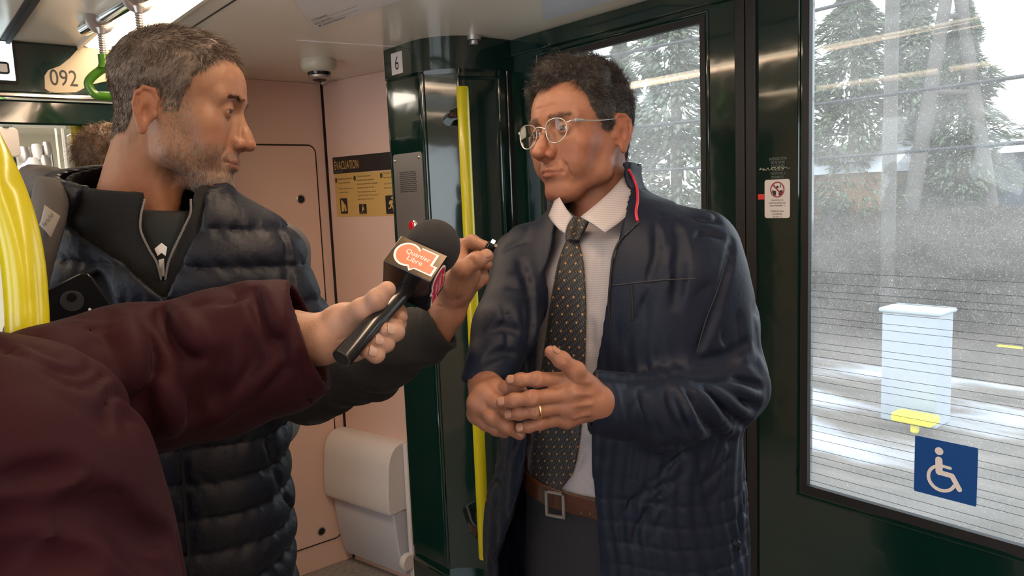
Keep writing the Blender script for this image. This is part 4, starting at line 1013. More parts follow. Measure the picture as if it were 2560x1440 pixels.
def fuzz(p, q, f, weight, n, length, rad, dirv, cols, parent, name, seed=2, lift=.5):
    """short hairs: stubble, eyebrows"""
    N = normals_of(p, q); w = np.clip(weight(p), 0, None); rg = np.random.default_rng(seed); sel = rg.choice(len(p), n, p=w / w.sum())
    r = p[sel] + rg.normal(0, .0005, (n, 3)); d = dirv(r) + rg.normal(0, .25, (n, 3)); d -= N[sel] * (d * N[sel]).sum(1)[:, None]; d /= np.linalg.norm(d, axis=1)[:, None]
    d = d + N[sel] * lift; t = np.linspace(0, 1, 3); L = length * (.6 + .7 * rg.random(n))
    ln = r[:, None] + (L[:, None] * t[None])[..., None] * d[:, None]; hc = np.array(cols)
    strands(name, f.wor(ln.reshape(-1, 3)).reshape(ln.shape), rad, hc[rg.integers(0, len(hc), n)], M_hair, parent)
# ------------------------------------------------------------------ heads of the two men
upw = np.array([0, 0, 1.])
def head_frame(yaw, pitch, tilt):
    """yaw: degrees from facing the camera towards image right; pitch: nod (down positive); tilt: roll (top towards image right positive)"""
    y, pch, tl = (math.radians(v) for v in (yaw, pitch, tilt)); fc = -fw * math.cos(y) + rt * math.sin(y)
    u = up * math.cos(tl) + rt * math.sin(tl); fc = fc - u * (fc @ u); fc /= np.linalg.norm(fc)
    fc2 = fc * math.cos(pch) - u * math.sin(pch); u2 = u * math.cos(pch) + fc * math.sin(pch); return frame(fc2, u2)
GREY = [(.165, .118, .090), (.070, .048, .036), (.28, .22, .18), (.040, .028, .020), (.40, .33, .285), (.10, .070, .052)]
DARK = [(.030, .024, .021), (.018, .015, .014), (.060, .050, .045), (.11, .10, .095), (.025, .020, .018)]
prmL = dict(skin=(.265, .130, .076), stubble=.50, beard=(.15, .115, .095), nose=.002, muz=.003, crown=.012, cheek=.004, open=.0032, lid=-.0018, fold=1, eary=-.025, earz=-.030, ears=.92, wrinkles=((.045, -.002),))
prmR = dict(skin=(.235, .100, .058), stubble=0, nose=.005, open=.0042, lid=0, fold=1.6, chin=-.009, frown=1, ears=.98, eary=-.014, earz=-.012, wrinkles=((.038, 0.), (.049, -.002), (.060, -.006)),
            extra=[lambda f: [f.sub(cap(a, b, r), k) for a, b, r, k in (((-.056, .0, -.105), (-.050, .02, -.125), .0012, .006), ((-.052, -.012, -.11), (-.046, -.0, -.15), .0015, .008))]])
ML = head_frame(99, 5, 4) ; OL = P(456, 261, 1.09); SL = (.94, .86, .970)
MR = head_frame(-46, 3, -2); OR_ = P(1452, 333, 1.25); SR = (.90, .89, .903)
lineL = [(0, .070), (25, .073), (38, .062), (50, .042), (58, .028), (62, .010), (66, -.022), (82, -.026), (92, .002), (116, .002), (122, -.02), (135, -.062), (180, -.078)]
lineR = [(0, .072), (20, .080), (32, .078), (42, .055), (49, .026), (56, .010), (64, -.004), (78, -.012), (86, .018), (112, .020), (122, -.02), (135, -.055), (180, -.07)]
def head_left(par):
    p, q, f = make_head(prmL, ML, OL, SL, ''); me = (f.wor(p), q, skin_colour(p, prmL))
    eyes(f, prmL, par, (.05, 1, -.10))
    def flow(r, n):
        top = sstep(.04, .09, r[:, 2])[:, None]; return top * np.array([.0, 1.0, .1]) + (1 - top) * np.array([0, -.30, -1.0]) + (r[:, 1:2] > .04) * np.array([.3, .6, -.5]) * (1 - top)
    grow(p, q, f, lineL, dict(th=.007, n=21000, length=lambda r: .008 + .010 * sstep(.02, .09, r[:, 2]), rad=.00028, flow=flow, cols=GREY, curl=.0006, lift=.30, mess=.22, seed=3), par, prmL)
    br = lambda p: np.exp(-((((p[:, 2] - .0185 + .25 * np.clip(np.abs(p[:, 0]) - .034, 0, 1)) / .0026) ** 2))) * (np.abs(p[:, 0]) > .012) * (np.abs(p[:, 0]) < .047) * (p[:, 1] > .06)
    fuzz(p, q, f, br, 420, .0065, .0002, lambda r: np.stack([np.sign(r[:, 0]), -.3 + 0 * r[:, 0], .25 + 0 * r[:, 0]], 1), [(.03, .022, .018), (.06, .045, .035), (.015, .012, .01)], par, 'eyebrows')
    def bw(p):
        x, y, z = p.T; j = sstep(-.050, -.068, z) * sstep(.0, .03, y) * (z > -.125); s_ = np.exp(-((y - .018) / .016) ** 2) * (z < .0) * (z > -.12) * (np.abs(x) > .03)
        m = np.maximum(j, s_) * (1 - np.exp(-((x / .022) ** 2 + ((z + .0755) / .006) ** 2)) * (y > .08)); return m * (.6 + .4 * wob(p, 70, 9))
    fuzz(p, q, f, bw, 6000, .0038, .00014, lambda r: np.tile([0, .15, -1.], (len(r), 1)), [(.30, .24, .20), (.10, .075, .06), (.45, .40, .36), (.06, .045, .035)], par, 'stubble', lift=.35)
    fuzz(p, q, f, lambda p: bw(p) * sstep(-.085, -.10, p[:, 2]) * (p[:, 1] > .04), 2200, .005, .00016, lambda r: np.tile([0, .15, -1.], (len(r), 1)), [(.45, .41, .37), (.30, .26, .23)], par, 'chin_stubble', seed=8, lift=.4)
    return me
def head_right(par):
    p, q, f = make_head(prmR, MR, OR_, SR, ''); me = (f.wor(p), q, skin_colour(p, prmR))
    eyes(f, prmR, par, (.05, 1, -.12))
    def flow(r, n):
        top = sstep(.05, .09, r[:, 2])[:, None]; return top * np.array([.25, .9, .5]) + (1 - top) * np.array([0, -.5, -1.0]) + (r[:, 1:2] > .05) * np.array([0, 1.0, -.1]) * top
    bulk = lambda p: .019 * sstep(.05, .10, p[:, 2]) * (1 + .5 * wob(p, 20, 12)) + .008 * sstep(.03, .08, p[:, 1]) * sstep(.05, .09, p[:, 2])
    grow(p, q, f, lineR, dict(th=.004, bulk=bulk, n=20000, length=lambda r: .007 + .017 * sstep(.03, .09, r[:, 2]), rad=.00028, flow=flow, cols=DARK, curl=.0028, lift=.45, mess=.40, K=8, seed=5), par, prmR)
    br = lambda p: np.exp(-((((p[:, 2] - .0190) / .0034) ** 2))) * (np.abs(p[:, 0]) > .010) * (np.abs(p[:, 0]) < .048) * (p[:, 1] > .06)
    fuzz(p, q, f, br, 420, .0065, .00018, lambda r: np.stack([np.sign(r[:, 0]), -.3 + 0 * r[:, 0], .25 + 0 * r[:, 0]], 1), [(.09, .06, .045), (.16, .11, .08)], par, 'eyebrows')
    return me
# ------------------------------------------------------------------ people
def hframe(yaw):
    y = math.radians(yaw); fc = -fw * math.cos(y) + rt * math.sin(y); fc[2] = 0; return frame(fc / np.linalg.norm(fc), upw)
def cutbox(end, d, r, L=.1):
    """box that starts at end and runs along d, used to open a sleeve"""
    d = np.array(d) / np.linalg.norm(d); a = np.cross(d, [0.1, .2, 1.]); a /= np.linalg.norm(a); b = np.cross(d, a)
    return rbox(np.array(end) + d * L, (r, r, L), np.stack([a, b, d], 1), .003)
def bbox(pts, m): p = np.array(pts); return p.min(0) - m, p.max(0) + m
def shell(f, t): f.F = np.maximum(f.F, -(f.F + t)); return f
def PP(*a): return [P(*q) for q in a]
def finish(name, f, m, parent, relax=0, cols=None):
    p, q = f.mesh(relax); c = cols(p) if cols else None; return mk(name, f.wor(p), q, m, parent, cols=c)
class Hand:
    """hand modelled straight in world space; every finger a chain of joints"""
    def __init__(s, pts, m=.03, h=.0013):
        lo, hi = bbox(pts, m); s.f = Fld(lo, hi, h); s.nails = []
    def palm(s, wrist, mcps, rw, rm, k=.02):
        for q in mcps: s.f.add(cap(wrist, q, rw, rm), .005)
        for a, b in zip(mcps[:-1], mcps[1:]): s.f.add(cap(a, b, rm, rm), .008)
    def finger(s, js, rs, root=.010):
        g = s.f.like(); js = [np.array(j) for j in js]
        for i in range(len(js) - 1):
            g.add(cap(js[i], js[i + 1], rs[i], rs[i + 1]), .003)
        for i in range(1, len(js) - 1): g.add(ell(js[i], (rs[i] * 1.05,) * 3), .006)
        a, b = g.F, s.f.F
        # joins softly near the root, crisp elsewhere
        X, Y, Z = s.f.ax[0][:, None, None], s.f.ax[1][None, :, None], s.f.ax[2][None, None, :]
        d = np.sqrt((X - js[0][0]) ** 2 + (Y - js[0][1]) ** 2 + (Z - js[0][2]) ** 2); kk = .0012 + root * np.exp(-(d / .022) ** 2)
        t = np.maximum(kk - np.abs(a - b), 0) / kk; s.f.F = (np.minimum(a, b) - t * t * kk * .25).astype(np.float32)
    def nail(s, tip, back, n, w=.0062, l=.0075, r=.008):
        """tip = finger end joint, back = previous joint, n = direction the nail faces"""
        tip, back, n = (np.array(v, float) for v in (tip, back, n)); d = tip - back; d /= np.linalg.norm(d); n = n - d * (n @ d); n /= np.linalg.norm(n); b = np.cross(n, d)
        t0, t1 = -l * 1.15, r * .30; tm, tl = (t0 + t1) / 2, (t1 - t0) / 2; v = []; K, J = 12, 10
        for i in range(K + 1):
            t = t0 + (t1 - t0) * i / K; u = (t - tm) / tl; wd = math.radians(43) * (1 - abs(u) ** 5) ** .5 if abs(u) < 1 else 0; wd = max(wd, .12)
            rr = math.sqrt(max(r * r - max(t, 0) ** 2, 1e-9)) + .00045
            for j in range(J + 1):
                th = wd * (2 * j / J - 1); v.append(tip + d * t + rr * (n * math.cos(th) + b * math.sin(th)))
        f = [(i * (J + 1) + j, i * (J + 1) + j + 1, (i + 1) * (J + 1) + j + 1, (i + 1) * (J + 1) + j) for i in range(K) for j in range(J)]
        s.nails.append((v, f))
    def put_nails(s, parent, base):
        key = 'nail_%.2f' % base[0]
        m = MATS.get(key) or mat(key, tuple(np.minimum(np.array(base) * (1.2, 1.36, 1.48), .8)), .28, spec=.5); m.name = 'fingernail'
        MATS[key] = m
        for v, f in s.nails:
            o = mk('fingernail', v, f, m, parent); q = o.modifiers.new('thick', 'SOLIDIFY'); q.thickness = .0007; q.offset = -1
    def mesh(s, base, creases=()):
        for a, b, r in creases: s.f.sub(cap(a, b, r), .003)
        p, q = s.f.mesh(relax=1); p, q = islands_keep(p, q); c = np.tile(np.array(base, float), (len(p), 1))
        n = .5 + .5 * wob(p, 45, 3, 10); c *= (.90 + .18 * n)[:, None]
        return p, q, c
def join(parts):
    V, Q, C_, n = [], [], [], 0
    for v, q, c in parts: V.append(v); Q.append(q + n); C_.append(c); n += len(v)
    return np.concatenate(V), np.concatenate(Q), np.concatenate(C_)
def inner_body(M, O, col, arms, legs_z, skin, h=.014, limbs=()):
    """torso, arms and legs hidden under the clothes"""
    pts = [O] + [q for a in arms for q in a]; lo, hi = bbox(pts, .25); f = Fld((-.6, -.6, legs_z), (.6, .6, .35), h, M, O)
    f.add(col, .02)
    for a in arms:
        l_ = [f.loc(q) for q in a]; chain(f, l_, [.027] + [.030] * (len(l_) - 2) + [.024], .02)
    for s in (1, -1): chain(f, [(s * .09, 0, -.38), (s * .10, 0, legs_z * .55 - .15), (s * .10, -.01, legs_z + .09)], [.06, .05, .035], .03); f.add(cap((s * .10, -.02, legs_z + .06), (s * .10, .08, legs_z + .05), .035), .02)
    p, q = f.mesh(); return f.wor(p), q, np.tile(np.array(skin), (len(p), 1))
M_navy = mat('navy_quilted_nylon', (.0040, .0058, .014), .52, sheen=.02, spec=.28, bump=(140, .35, .003))
M_fleece = mat('black_fleece', (.0035, .0035, .0042), .9, sheen=.02, bump=(500, .5, .002))
M_tee = mat('dark_grey_tshirt', (.009, .012, .012), .85, bump=(400, .2, .001))
M_jacket = mat('navy_jacket_cloth', (.0032, .0065, .018), .55, sheen=.02, spec=.22, bump=(160, .2, .002))
M_lining = mat('charcoal_lining', (.010, .010, .013), .7)
M_burg = mat('burgundy_coat_nylon', (.021, .0029, .0056), .68, sheen=.02, spec=.12, bump=(160, .15, .002))
M_trouser = mat('navy_trousers', (.004, .005, .010), .75, bump=(300, .3, .001))
M_denim = mat('dark_trousers', (.01, .012, .018), .8)
M_shoe = mat('black_leather', (.01, .01, .01), .35)
M_belt = mat('brown_leather', rgb('3a1f10'), .4, noise=(40, .25, 3), bump=(120, .3, .002))
M_gold = mat('gold', (.8, .5, .25), .22, metal=1)
M_zip = mat('dark_zip', (.035, .036, .04), .35, metal=.6)
M_piping = mat('red_piping', rgb('b32238'), .5)

def shirt_mat():
    m = mat('fine_striped_shirt', (.6, .6, .6), .7); n, l = m.node_tree.nodes, m.node_tree.links; t = n.new('ShaderNodeTexCoord'); w = n.new('ShaderNodeTexWave')
    w.bands_direction = 'Z'; w.inputs['Scale'].default_value = 120; w.inputs['Distortion'].default_value = .2; r = n.new('ShaderNodeValToRGB'); r.color_ramp.elements[0].color = (.26, .24, .26, 1); r.color_ramp.elements[1].color = (.35, .33, .35, 1)
    l.new(t.outputs['Object'], w.inputs['Vector']); l.new(w.outputs['Fac'], r.inputs[0]); l.new(r.outputs[0], n['Principled BSDF'].inputs['Base Color']); return m
M_shirt = shirt_mat()
def zipper(name, bv, px, par, off=.002, r=.0016, teeth=True, m=None):
    pts = catmull(snap(bv, px, off), 6)
    g = MB(); g.tube(pts, r * .9, 6)
    if teeth:
        L = [0]
        for a, b in zip(pts[:-1], pts[1:]): L.append(L[-1] + np.linalg.norm(np.array(b) - a))
        N = int(L[-1] / .0030); A_ = np.array(pts)
        for i in range(N):
            s_ = i * L[-1] / N; c = np.array([np.interp(s_, L, A_[:, k]) for k in range(3)]); g.box(c - .0013, c + .0013)
    return g.build(name, m or M_zip, par)
def seam(bv, px, r=.0012, off=.0):
    return catmull(snap(bv, px, off), 5)
def creases(f, dirs, amp, seed=0, mask=None):
    """narrow valleys running across the cloth; dirs = list of (direction of travel, spacing)"""
    rg = np.random.default_rng(seed)
    for d, sp in dirs:
        d = np.array(d, float); d /= np.linalg.norm(d); w = [wobf(5 + 3 * i, sp * .9, seed + i) for i in range(2)]; mk_ = wobf(9, 1.0, seed + 7); ph = rg.random() * 6
        def fn(X, Y, Z):
            u = (X * d[0] + Y * d[1] + Z * d[2] + w[0](X, Y, Z) + .4 * w[1](X, Y, Z)) / sp * math.pi + ph
            m = sstep(-.1, 1.0, mk_(X, Y, Z)); m = m if mask is None else m * mask(X, Y, Z)
            return amp * m * (1 - np.abs(np.sin(u))) ** 2.2
        f.dis(fn)
def fold_px(f, bv, lines):
    """lines: (pixel polyline, radius, depth into surface, mode)"""
    for px, r, k, mode in lines:
        pts = snap(bv, px, 0)
        if len(pts) > 1:
            vd = ray(*px[0]); vd = vd / np.linalg.norm(vd) * r * (.62 if mode == 'add' else -.42); pts = [f.loc(np.array(q) + vd) for q in catmull(pts, 4)]; n = len(pts)
            rs = [r * (.25 + .75 * math.sin(math.pi * (i + .35) / (n + .3))) for i in range(n)]
            chain(f, pts, rs, k, mode)

# ================================================================== man in glasses (right)
JS = 1.0
man = thing('person', 'man with round glasses in a navy jacket, striped shirt and dark tie, hands together', 'person', tuple(P(1500, 900, 1.24) * np.array([1, 1, 0])))
v_head = head_right(man)
TM = hframe(-30); TO = P(1552, 900, 1.25)
cz = [-.52, -.42, -.30, -.16, .0, .10, .165, .205, .235, .262, .285, .325]
cz = [-.52, -.42, -.30, -.16, .0, .10, .165, .205, .232, .252, .272, .292, .322]
loc_ = lambda M, O, p: (np.asarray(p) - O) @ M
nkR = loc_(TM, TO, OR_ + MR @ (np.array([0, -.052, -.165]) * np.array(SR)))
nx_ = .044
jr = column(cz, [.03, .03, .028, .012, 0, 0, 0] + [0, .006, .022, nx_, .047, .048], [0] * 7 + [-.01, -.02, -.028, -.034, -.038, -.038], [.22, .232, .230, .210, .195, .198, .194, .172, .142, .108, .082, .072, .072], [.125, .135, .138, .132, .128, .128, .118, .108, .098, .088, .080, .076, .078], 2.25)
Lsh, Lel, Lwr = PP((1745, 628, 1.20), (1822, 962, 1.16), (1490, 1006, 1.03))
Lmid = P(1790, 800, 1.19); Lfo = P(1660, 1030, 1.08)
Rsh, Rel, Rwr = PP((1318, 650, 1.26), (1262, 820, 1.135), (1211, 972, 1.07)); 
jf = Fld((-.42, -.24, -.52), (.36, .42, .34), .0038, TM, TO)
jf.add(jr, .01)
bvRt = jf.bvh(); arR = jf.like()
for pts, rs in (((Lsh, Lmid, Lel), (.062, .060, .056)), ((Lel, Lfo, Lwr), (.056, .053, .044)), ((Rsh, Rel), (.056, .045)), ((Rel, Rwr), (.046, .036))):
    chain(arR, [arR.loc(q) for q in pts], rs, .022)
t_ = np.maximum(.024 - np.abs(jf.F - arR.F), 0) / .024; jf.F = np.minimum(jf.F, arR.F) - t_ * t_ * .006
jf.dis(wobf(9, .0016, 5, 8, (1, 1, .45)))
# vertical puckers of the stitched quilting and the horizontal stitch rows low on the jacket
def quiltR(X, Y, Z):
    body = sstep(.10, -.02, Z) * (np.abs(X) < .24) * (Y < .16)
    rows = np.exp(-((np.mod(Z + .004 * np.sin(X * 30), .034) - .017) / .0028) ** 2) * sstep(-.13, -.18, Z)
    ang = np.arctan2(Y, X); return body * (.0013 * rows + .0011 * np.sin(ang * 46 + 2 * np.sin(Z * 25)) * sstep(.12, .02, Z))
jf.dis(quiltR)
creases(jf, [((1, .2, .5), .050), ((.5, .3, 1), .06)], .0035, 3)
bvR = jf.bvh()
G, A2 = 'sub', 'add'
fold_px(jf, bvR, [
    ([(1908, 968), (1872, 962), (1838, 946)], .006, .010, G), ([(1900, 1020), (1850, 1000), (1796, 985)], .007, .012, G), ([(1868, 1068), (1820, 1030), (1765, 975)], .007, .012, G),
    ([(1800, 1092), (1762, 1050), (1722, 985)], .006, .012, G), ([(1722, 1095), (1700, 1040), (1670, 980)], .005, .012, G), ([(1650, 1095), (1630, 1050), (1600, 985)], .004, .010, G),
    ([(1895, 990), (1860, 980), (1810, 965)], .006, .010, A2), ([(1880, 1045), (1830, 1010), (1780, 975)], .006, .010, A2), ([(1830, 1085), (1790, 1040), (1745, 980)], .006, .012, A2), ([(1760, 1098), (1728, 1045), (1695, 975)], .005, .010, A2),
    ([(1560, 1085), (1545, 1040), (1530, 960)], .004, .010, A2), ([(1840, 900), (1790, 930), (1720, 935)], .006, .014, G), ([(1880, 850), (1820, 890), (1740, 905)], .004, .012, G),
    ([(1832, 600), (1815, 690), (1780, 800), (1745, 880)], .004, .010, G), ([(1690, 560), (1700, 640), (1690, 760)], .004, .014, G), ([(1640, 560), (1640, 640), (1620, 700)], .003, .010, G),
    ([(1722, 930), (1600, 945), (1500, 938)], .006, .010, G), ([(1650, 1125), (1700, 1118), (1780, 1112)], .006, .010, G),
    ([(1748, 1130), (1765, 1250), (1790, 1340)], .004, .006, G), ([(1300, 650), (1330, 760), (1320, 880)], .005, .012, G), ([(1215, 900), (1250, 880), (1290, 885)], .004, .010, G), ([(1225, 830), (1260, 815), (1300, 830)], .004, .010, G)])
bvR = jf.bvh()
shell(jf, .0085)
def px_poly(bv, f, px, dep):
    out = []
    for q in px:
        s_ = snap(bv, [q]); p_ = f.loc(s_[0] if s_ else P(q[0], q[1], dep)); out.append((p_[0], p_[2]))
    return out
open_px = [(1320, 300), (1335, 470), (1396, 512), (1378, 620), (1352, 760), (1336, 880), (1322, 1000), (1312, 1120), (1302, 1200), (1275, 1300), (1238, 1400), (1496, 1400), (1488, 1290), (1478, 1180), (1474, 1080), (1478, 960), (1500, 850), (1516, 740), (1528, 660), (1545, 600), (1562, 540), (1572, 480), (1578, 405), (1500, 380), (1420, 390)]
opl = px_poly(bvRt, jf, open_px, 1.12); k_ = open_px.index((1238, 1400)); opl[k_ + 1:k_ + 1] = [(opl[k_][0] + .005, -.60), (opl[k_ + 1][0], -.60)]
def cut_front(f, arm, poly, y0):
    g = f.like(); g.op(extr(poly, y0, .42), 'add', 1e-5, .05); d = -np.maximum(g.F, -(arm.F - .006)); t = np.maximum(.003 - np.abs(f.F - d), 0) / .003
    f.F = (np.maximum(f.F, d) + t * t * .00075).astype(np.float32)
cut_front(jf, arR, opl, -.005)
jf.sub(cutbox(jf.loc(P(1480, 1006, 1.02)), (-rt + .1 * up) @ TM, .07, .035), .003); jf.sub(cutbox(jf.loc(P(1209, 952, 1.07)), (-up - .25 * fw) @ TM, .075), .003)
jf.sub(ell((nx_, -.036, .36), (.060, .066, .13)), .004)
p_, q_ = jf.mesh(); p_, q_ = islands_keep(p_, q_)
jk = mk('jacket', jf.wor(p_), q_, M_jacket, man)
# red piping along the collar, zip, pocket, seams
MB().tube(seam(bvR, [(1572, 424), (1583, 445), (1592, 470), (1594, 500), (1590, 530), (1594, 553)], off=.003), .0022, 8).build('collar_piping', M_piping, jk)
zipper('front_zip', bvR, [(1596, 556), (1570, 580), (1548, 604), (1533, 640), (1526, 700), (1522, 760), (1527, 830)], jk)
zipper('pocket_zip', bvR, [(1579, 712), (1580, 750), (1582, 800)], jk, teeth=False)
MB().tube(seam(bvR, [(1530, 714), (1580, 708), (1660, 700), (1740, 697)], off=.0004), .0011, 6).build('yoke_seam', M_lining, jk)
MB().tube(seam(bvR, [(1828, 560), (1815, 640), (1795, 720), (1765, 800), (1742, 880)], off=.0004), .0011, 6).build('sleeve_seam', M_lining, jk)
# shirt
sf = Fld((-.22, -.20, -.30), (.22, .24, .31), .0040, TM, TO)
sf.add(column([-.42, -.30, -.16, 0, .10, .165, .205, .225, .25, .262, .272], [0] * 6 + [.004, .016, .036, .044, .046], [.0] * 5 + [-.006, -.012, -.018, -.024, -.024, -.022], [.165, .170, .168, .170, .172, .155, .115, .082, .064, .059, .058], [.112, .118, .114, .110, .108, .100, .088, .076, .066, .064, .064], 2.2), .01)
sf.dis(wobf(10, .0022, 9, 8, (1, 1, .5))); bvS = sf.bvh()
fold_px(sf, bvS, [([(1500, 620), (1490, 700), (1470, 760)], .003, .010, G), ([(1480, 800), (1476, 880)], .003, .010, G), ([(1470, 1100), (1440, 1170)], .004, .012, G), ([(1320, 1100), (1330, 1180)], .003, .01, G)])
sf.F = np.maximum(sf.F, sf.ax[2][None, None, :] - (.243 - .5 * sf.ax[1][None, :, None])).astype(np.float32); sf.sub(ell((nx_, -.024, .30), (.052, .057, .07)), .002)
sh = finish('shirt', sf, M_shirt, man)
def sheet(name, rows, m, par, th=.002, sub=3, flip=False):
    """rows of world points -> smooth thick sheet"""
    R = [catmull(r, sub) for r in rows]; R = [list(c) for c in zip(*[catmull([R[i][j] for i in range(len(R))], sub) for j in range(len(R[0]))])] if len(R) > 1 else R
    A_ = np.array(R); a, b, _ = A_.shape; v = A_.reshape(-1, 3); f = [(i * b + j, i * b + j + 1, (i + 1) * b + j + 1, (i + 1) * b + j) for i in range(a - 1) for j in range(b - 1)]
    o = mk(name, v, f, m, par); s_ = o.modifiers.new('thick', 'SOLIDIFY'); s_.thickness = th; s_.offset = 0; return o
sheet('collar_leaf', [PP((1452, 543, 1.148), (1490, 512, 1.165), (1530, 475, 1.20), (1563, 436, 1.25)), PP((1482, 560, 1.125), (1515, 535, 1.145), (1550, 500, 1.18), (1585, 462, 1.23)), PP((1512, 582, 1.112), (1546, 558, 1.13), (1578, 530, 1.16), (1606, 500, 1.21))], M_shirt, sh, .0022)
sheet('collar_leaf', [PP((1432, 543, 1.148), (1418, 525, 1.158), (1404, 502, 1.18), (1392, 480, 1.22)), PP((1420, 560, 1.135), (1408, 550, 1.145), (1396, 530, 1.16), (1384, 510, 1.2)), PP((1412, 584, 1.125), (1398, 574, 1.135), (1384, 558, 1.15), (1372, 540, 1.19))], M_shirt, sh, .0022)
# tie with a small figured pattern
def tie_mat():
    m = mat('figured_tie', (.01, .01, .01), .6, sheen=.05); n, l = m.node_tree.nodes, m.node_tree.links; b = n['Principled BSDF']
    uv = n.new('ShaderNodeUVMap'); uv.uv_map = 'UVMap'
    def math_(op, a, b_=None, v=None):
        q = n.new('ShaderNodeMath'); q.operation = op
        for i, s_ in enumerate((a, b_)):
            if s_ is None: continue
            if isinstance(s_, (int, float)): q.inputs[i].default_value = s_
            else: l.new(s_, q.inputs[i])
        return q.outputs[0]
    sp = n.new('ShaderNodeSeparateXYZ'); l.new(uv.outputs[0], sp.inputs[0]); U = sp.outputs[0]; V = sp.outputs[1]     # metres
    row = math_('FLOOR', math_('DIVIDE', V, .0130)); odd = math_('MODULO', row, 2.0)
    uu = math_('ADD', math_('DIVIDE', U, .0182), math_('MULTIPLY', odd, .5)); du = math_('MULTIPLY', math_('SUBTRACT', math_('FRACT', uu), .5), .0182)
    dv = math_('SUBTRACT', math_('MULTIPLY', math_('FRACT', math_('DIVIDE', V, .0130)), .0130), .0065)
    d2 = math_('SQRT', math_('ADD', math_('MULTIPLY', du, du), math_('MULTIPLY', dv, dv))); dot = math_('LESS_THAN', d2, .0018)
    diag = math_('FRACT', math_('DIVIDE', math_('ADD', U, math_('MULTIPLY', V, .62)), .0046)); d1_ = math_('LESS_THAN', diag, .20)
    dash = math_('LESS_THAN', math_('FRACT', math_('DIVIDE', math_('SUBTRACT', V, math_('MULTIPLY', U, .8)), .0115)), .62); dl = math_('MULTIPLY', d1_, dash)
    m1 = n.new('ShaderNodeMix'); m1.data_type = 'RGBA'; l.new(dl, m1.inputs[0]); m1.inputs[6].default_value = (.006, .006, .008, 1); m1.inputs[7].default_value = (.085, .085, .10, 1)
    m2 = n.new('ShaderNodeMix'); m2.data_type = 'RGBA'; l.new(dot, m2.inputs[0]); l.new(m1.outputs[2], m2.inputs[6]); m2.inputs[7].default_value = (.34, .17, .045, 1); l.new(m2.outputs[2], b.inputs['Base Color']); return m
M_tie = tie_mat()
def ribbon_px(name, bv, rows, m, par, off, th, bulge=0.004, nx=8):
    """rows = (xl, xr, y) in the picture, laid on a surface; real uv in metres"""
    rows = np.array(rows, float); ys = np.linspace(0, len(rows) - 1, len(rows) * 4); R = np.stack([np.interp(ys, range(len(rows)), rows[:, k]) for k in range(3)], 1)
    v = []; uvs = []; acc = 0; pm = None; W = nx + 1
    for xl, xr, y in R:
        c = []
        for i in range(W):
            x = xl + (xr - xl) * i / nx; s_ = snap(bv, [(x, y)]); c.append(s_[0] if s_ else c[-1] if c else P(x, y, 1.13))
        c = [np.array(q) for q in c]; d = -ray((xl + xr) / 2, y); d /= np.linalg.norm(d)
        a_, b_ = c[0], c[-1]; line = [a_ + (b_ - a_) * i / nx for i in range(W)]
        c = [.35 * q + .65 * w_ + d * (off + bulge * (1 - (2 * i / nx - 1) ** 2)) for i, (q, w_) in enumerate(zip(c, line))]
        mid = (c[0] + c[-1]) / 2; acc += 0 if pm is None else np.linalg.norm(mid - pm); pm = mid; wd = np.linalg.norm(c[-1] - c[0])
        v += c; uvs += [((i / nx - .5) * wd + .5, 1 - acc) for i in range(W)]
    f = [(i * W + j, i * W + j + 1, (i + 1) * W + j + 1, (i + 1) * W + j) for i in range(len(R) - 1) for j in range(nx)]
    o = mk(name, v, f, m, par); uv = o.data.uv_layers.new(name='UVMap')
    for lp in o.data.loops: uv.data[lp.index].uv = uvs[lp.vertex_index]
    s_ = o.modifiers.new('thick', 'SOLIDIFY'); s_.thickness = th; s_.offset = 0; return o
tie = ribbon_px('tie', bvS, [(1421, 1444, 596), (1408, 1453, 625), (1396, 1459, 660), (1386, 1463, 710), (1376, 1465, 770), (1367, 1464, 840), (1358, 1462, 900), (1350, 1460, 960), (1342, 1455, 1030), (1334, 1449, 1090), (1327, 1440, 1150), (1324, 1430, 1185), (1350, 1408, 1215), (1382, 1388, 1240)], M_tie, man, .008, .004)
ribbon_px('tie_knot', bvS, [(1431, 1470, 544), (1425, 1471, 556), (1420, 1463, 575), (1417, 1450, 594), (1419, 1446, 601)], M_tie, tie, .016, .006, .008)
# trousers, belt
tf = Fld((-.25, -.22, -1.16), (.25, .26, -.10), .008, TM, TO)
tz = TO[2]; fl = -tz + .0
tf = Fld((-.25, -.22, fl), (.25, .26, -.14), .008, TM, TO)
tf.add(column([-.60, -.50, -.40, -.30, -.24, -.215, -.195], [0] * 7, [0] * 7, [.165, .178, .180, .176, .172, .172, .172], [.11, .122, .125, .124, .122, .121, .12], 2.2), .01)
for s in (1, -1): chain(tf, [(s * .085, 0, -.55), (s * .10, .005, -.85), (s * .105, -.01, fl + .08)], [.092, .072, .058], .03)
finish('trousers', tf, M_trouser, man, 1)
for s in (1, -1):
    f_ = Fld((s * .105 - .08, -.12, fl), (s * .105 + .08, .24, fl + .13), .006, TM, TO); f_.add(ell((s * .105, .07, fl + .045), (.048, .135, .045)), .01); f_.add(cap((s * .105, -.01, fl + .05), (s * .105, -.01, fl + .10), .045), .02); f_.sub(rbox((s * .105, .05, fl - .05), (.2, .3, .052)), .003); finish('shoe', f_, M_shoe, man)
def band(col_r, z0, z1, name, m, par, tilt=0.):
    pass
bf = Fld((-.22, -.18, -.29), (.22, .22, -.15), .0022, TM, TO)
bf.add(column([-.34, -.28, -.22, -.195, -.14], [0] * 5, [0] * 5, [.1815, .180, .1765, .176, .176], [.1305, .130, .128, .127, .127], 2.2), .001)
bf.F = np.maximum(bf.F, -(bf.F + .006))
Zg = bf.ax[2][None, None, :]; Xg = bf.ax[0][:, None, None]; zc_b = bf.loc(P(1400, 1268, 1.12))[2] - .024
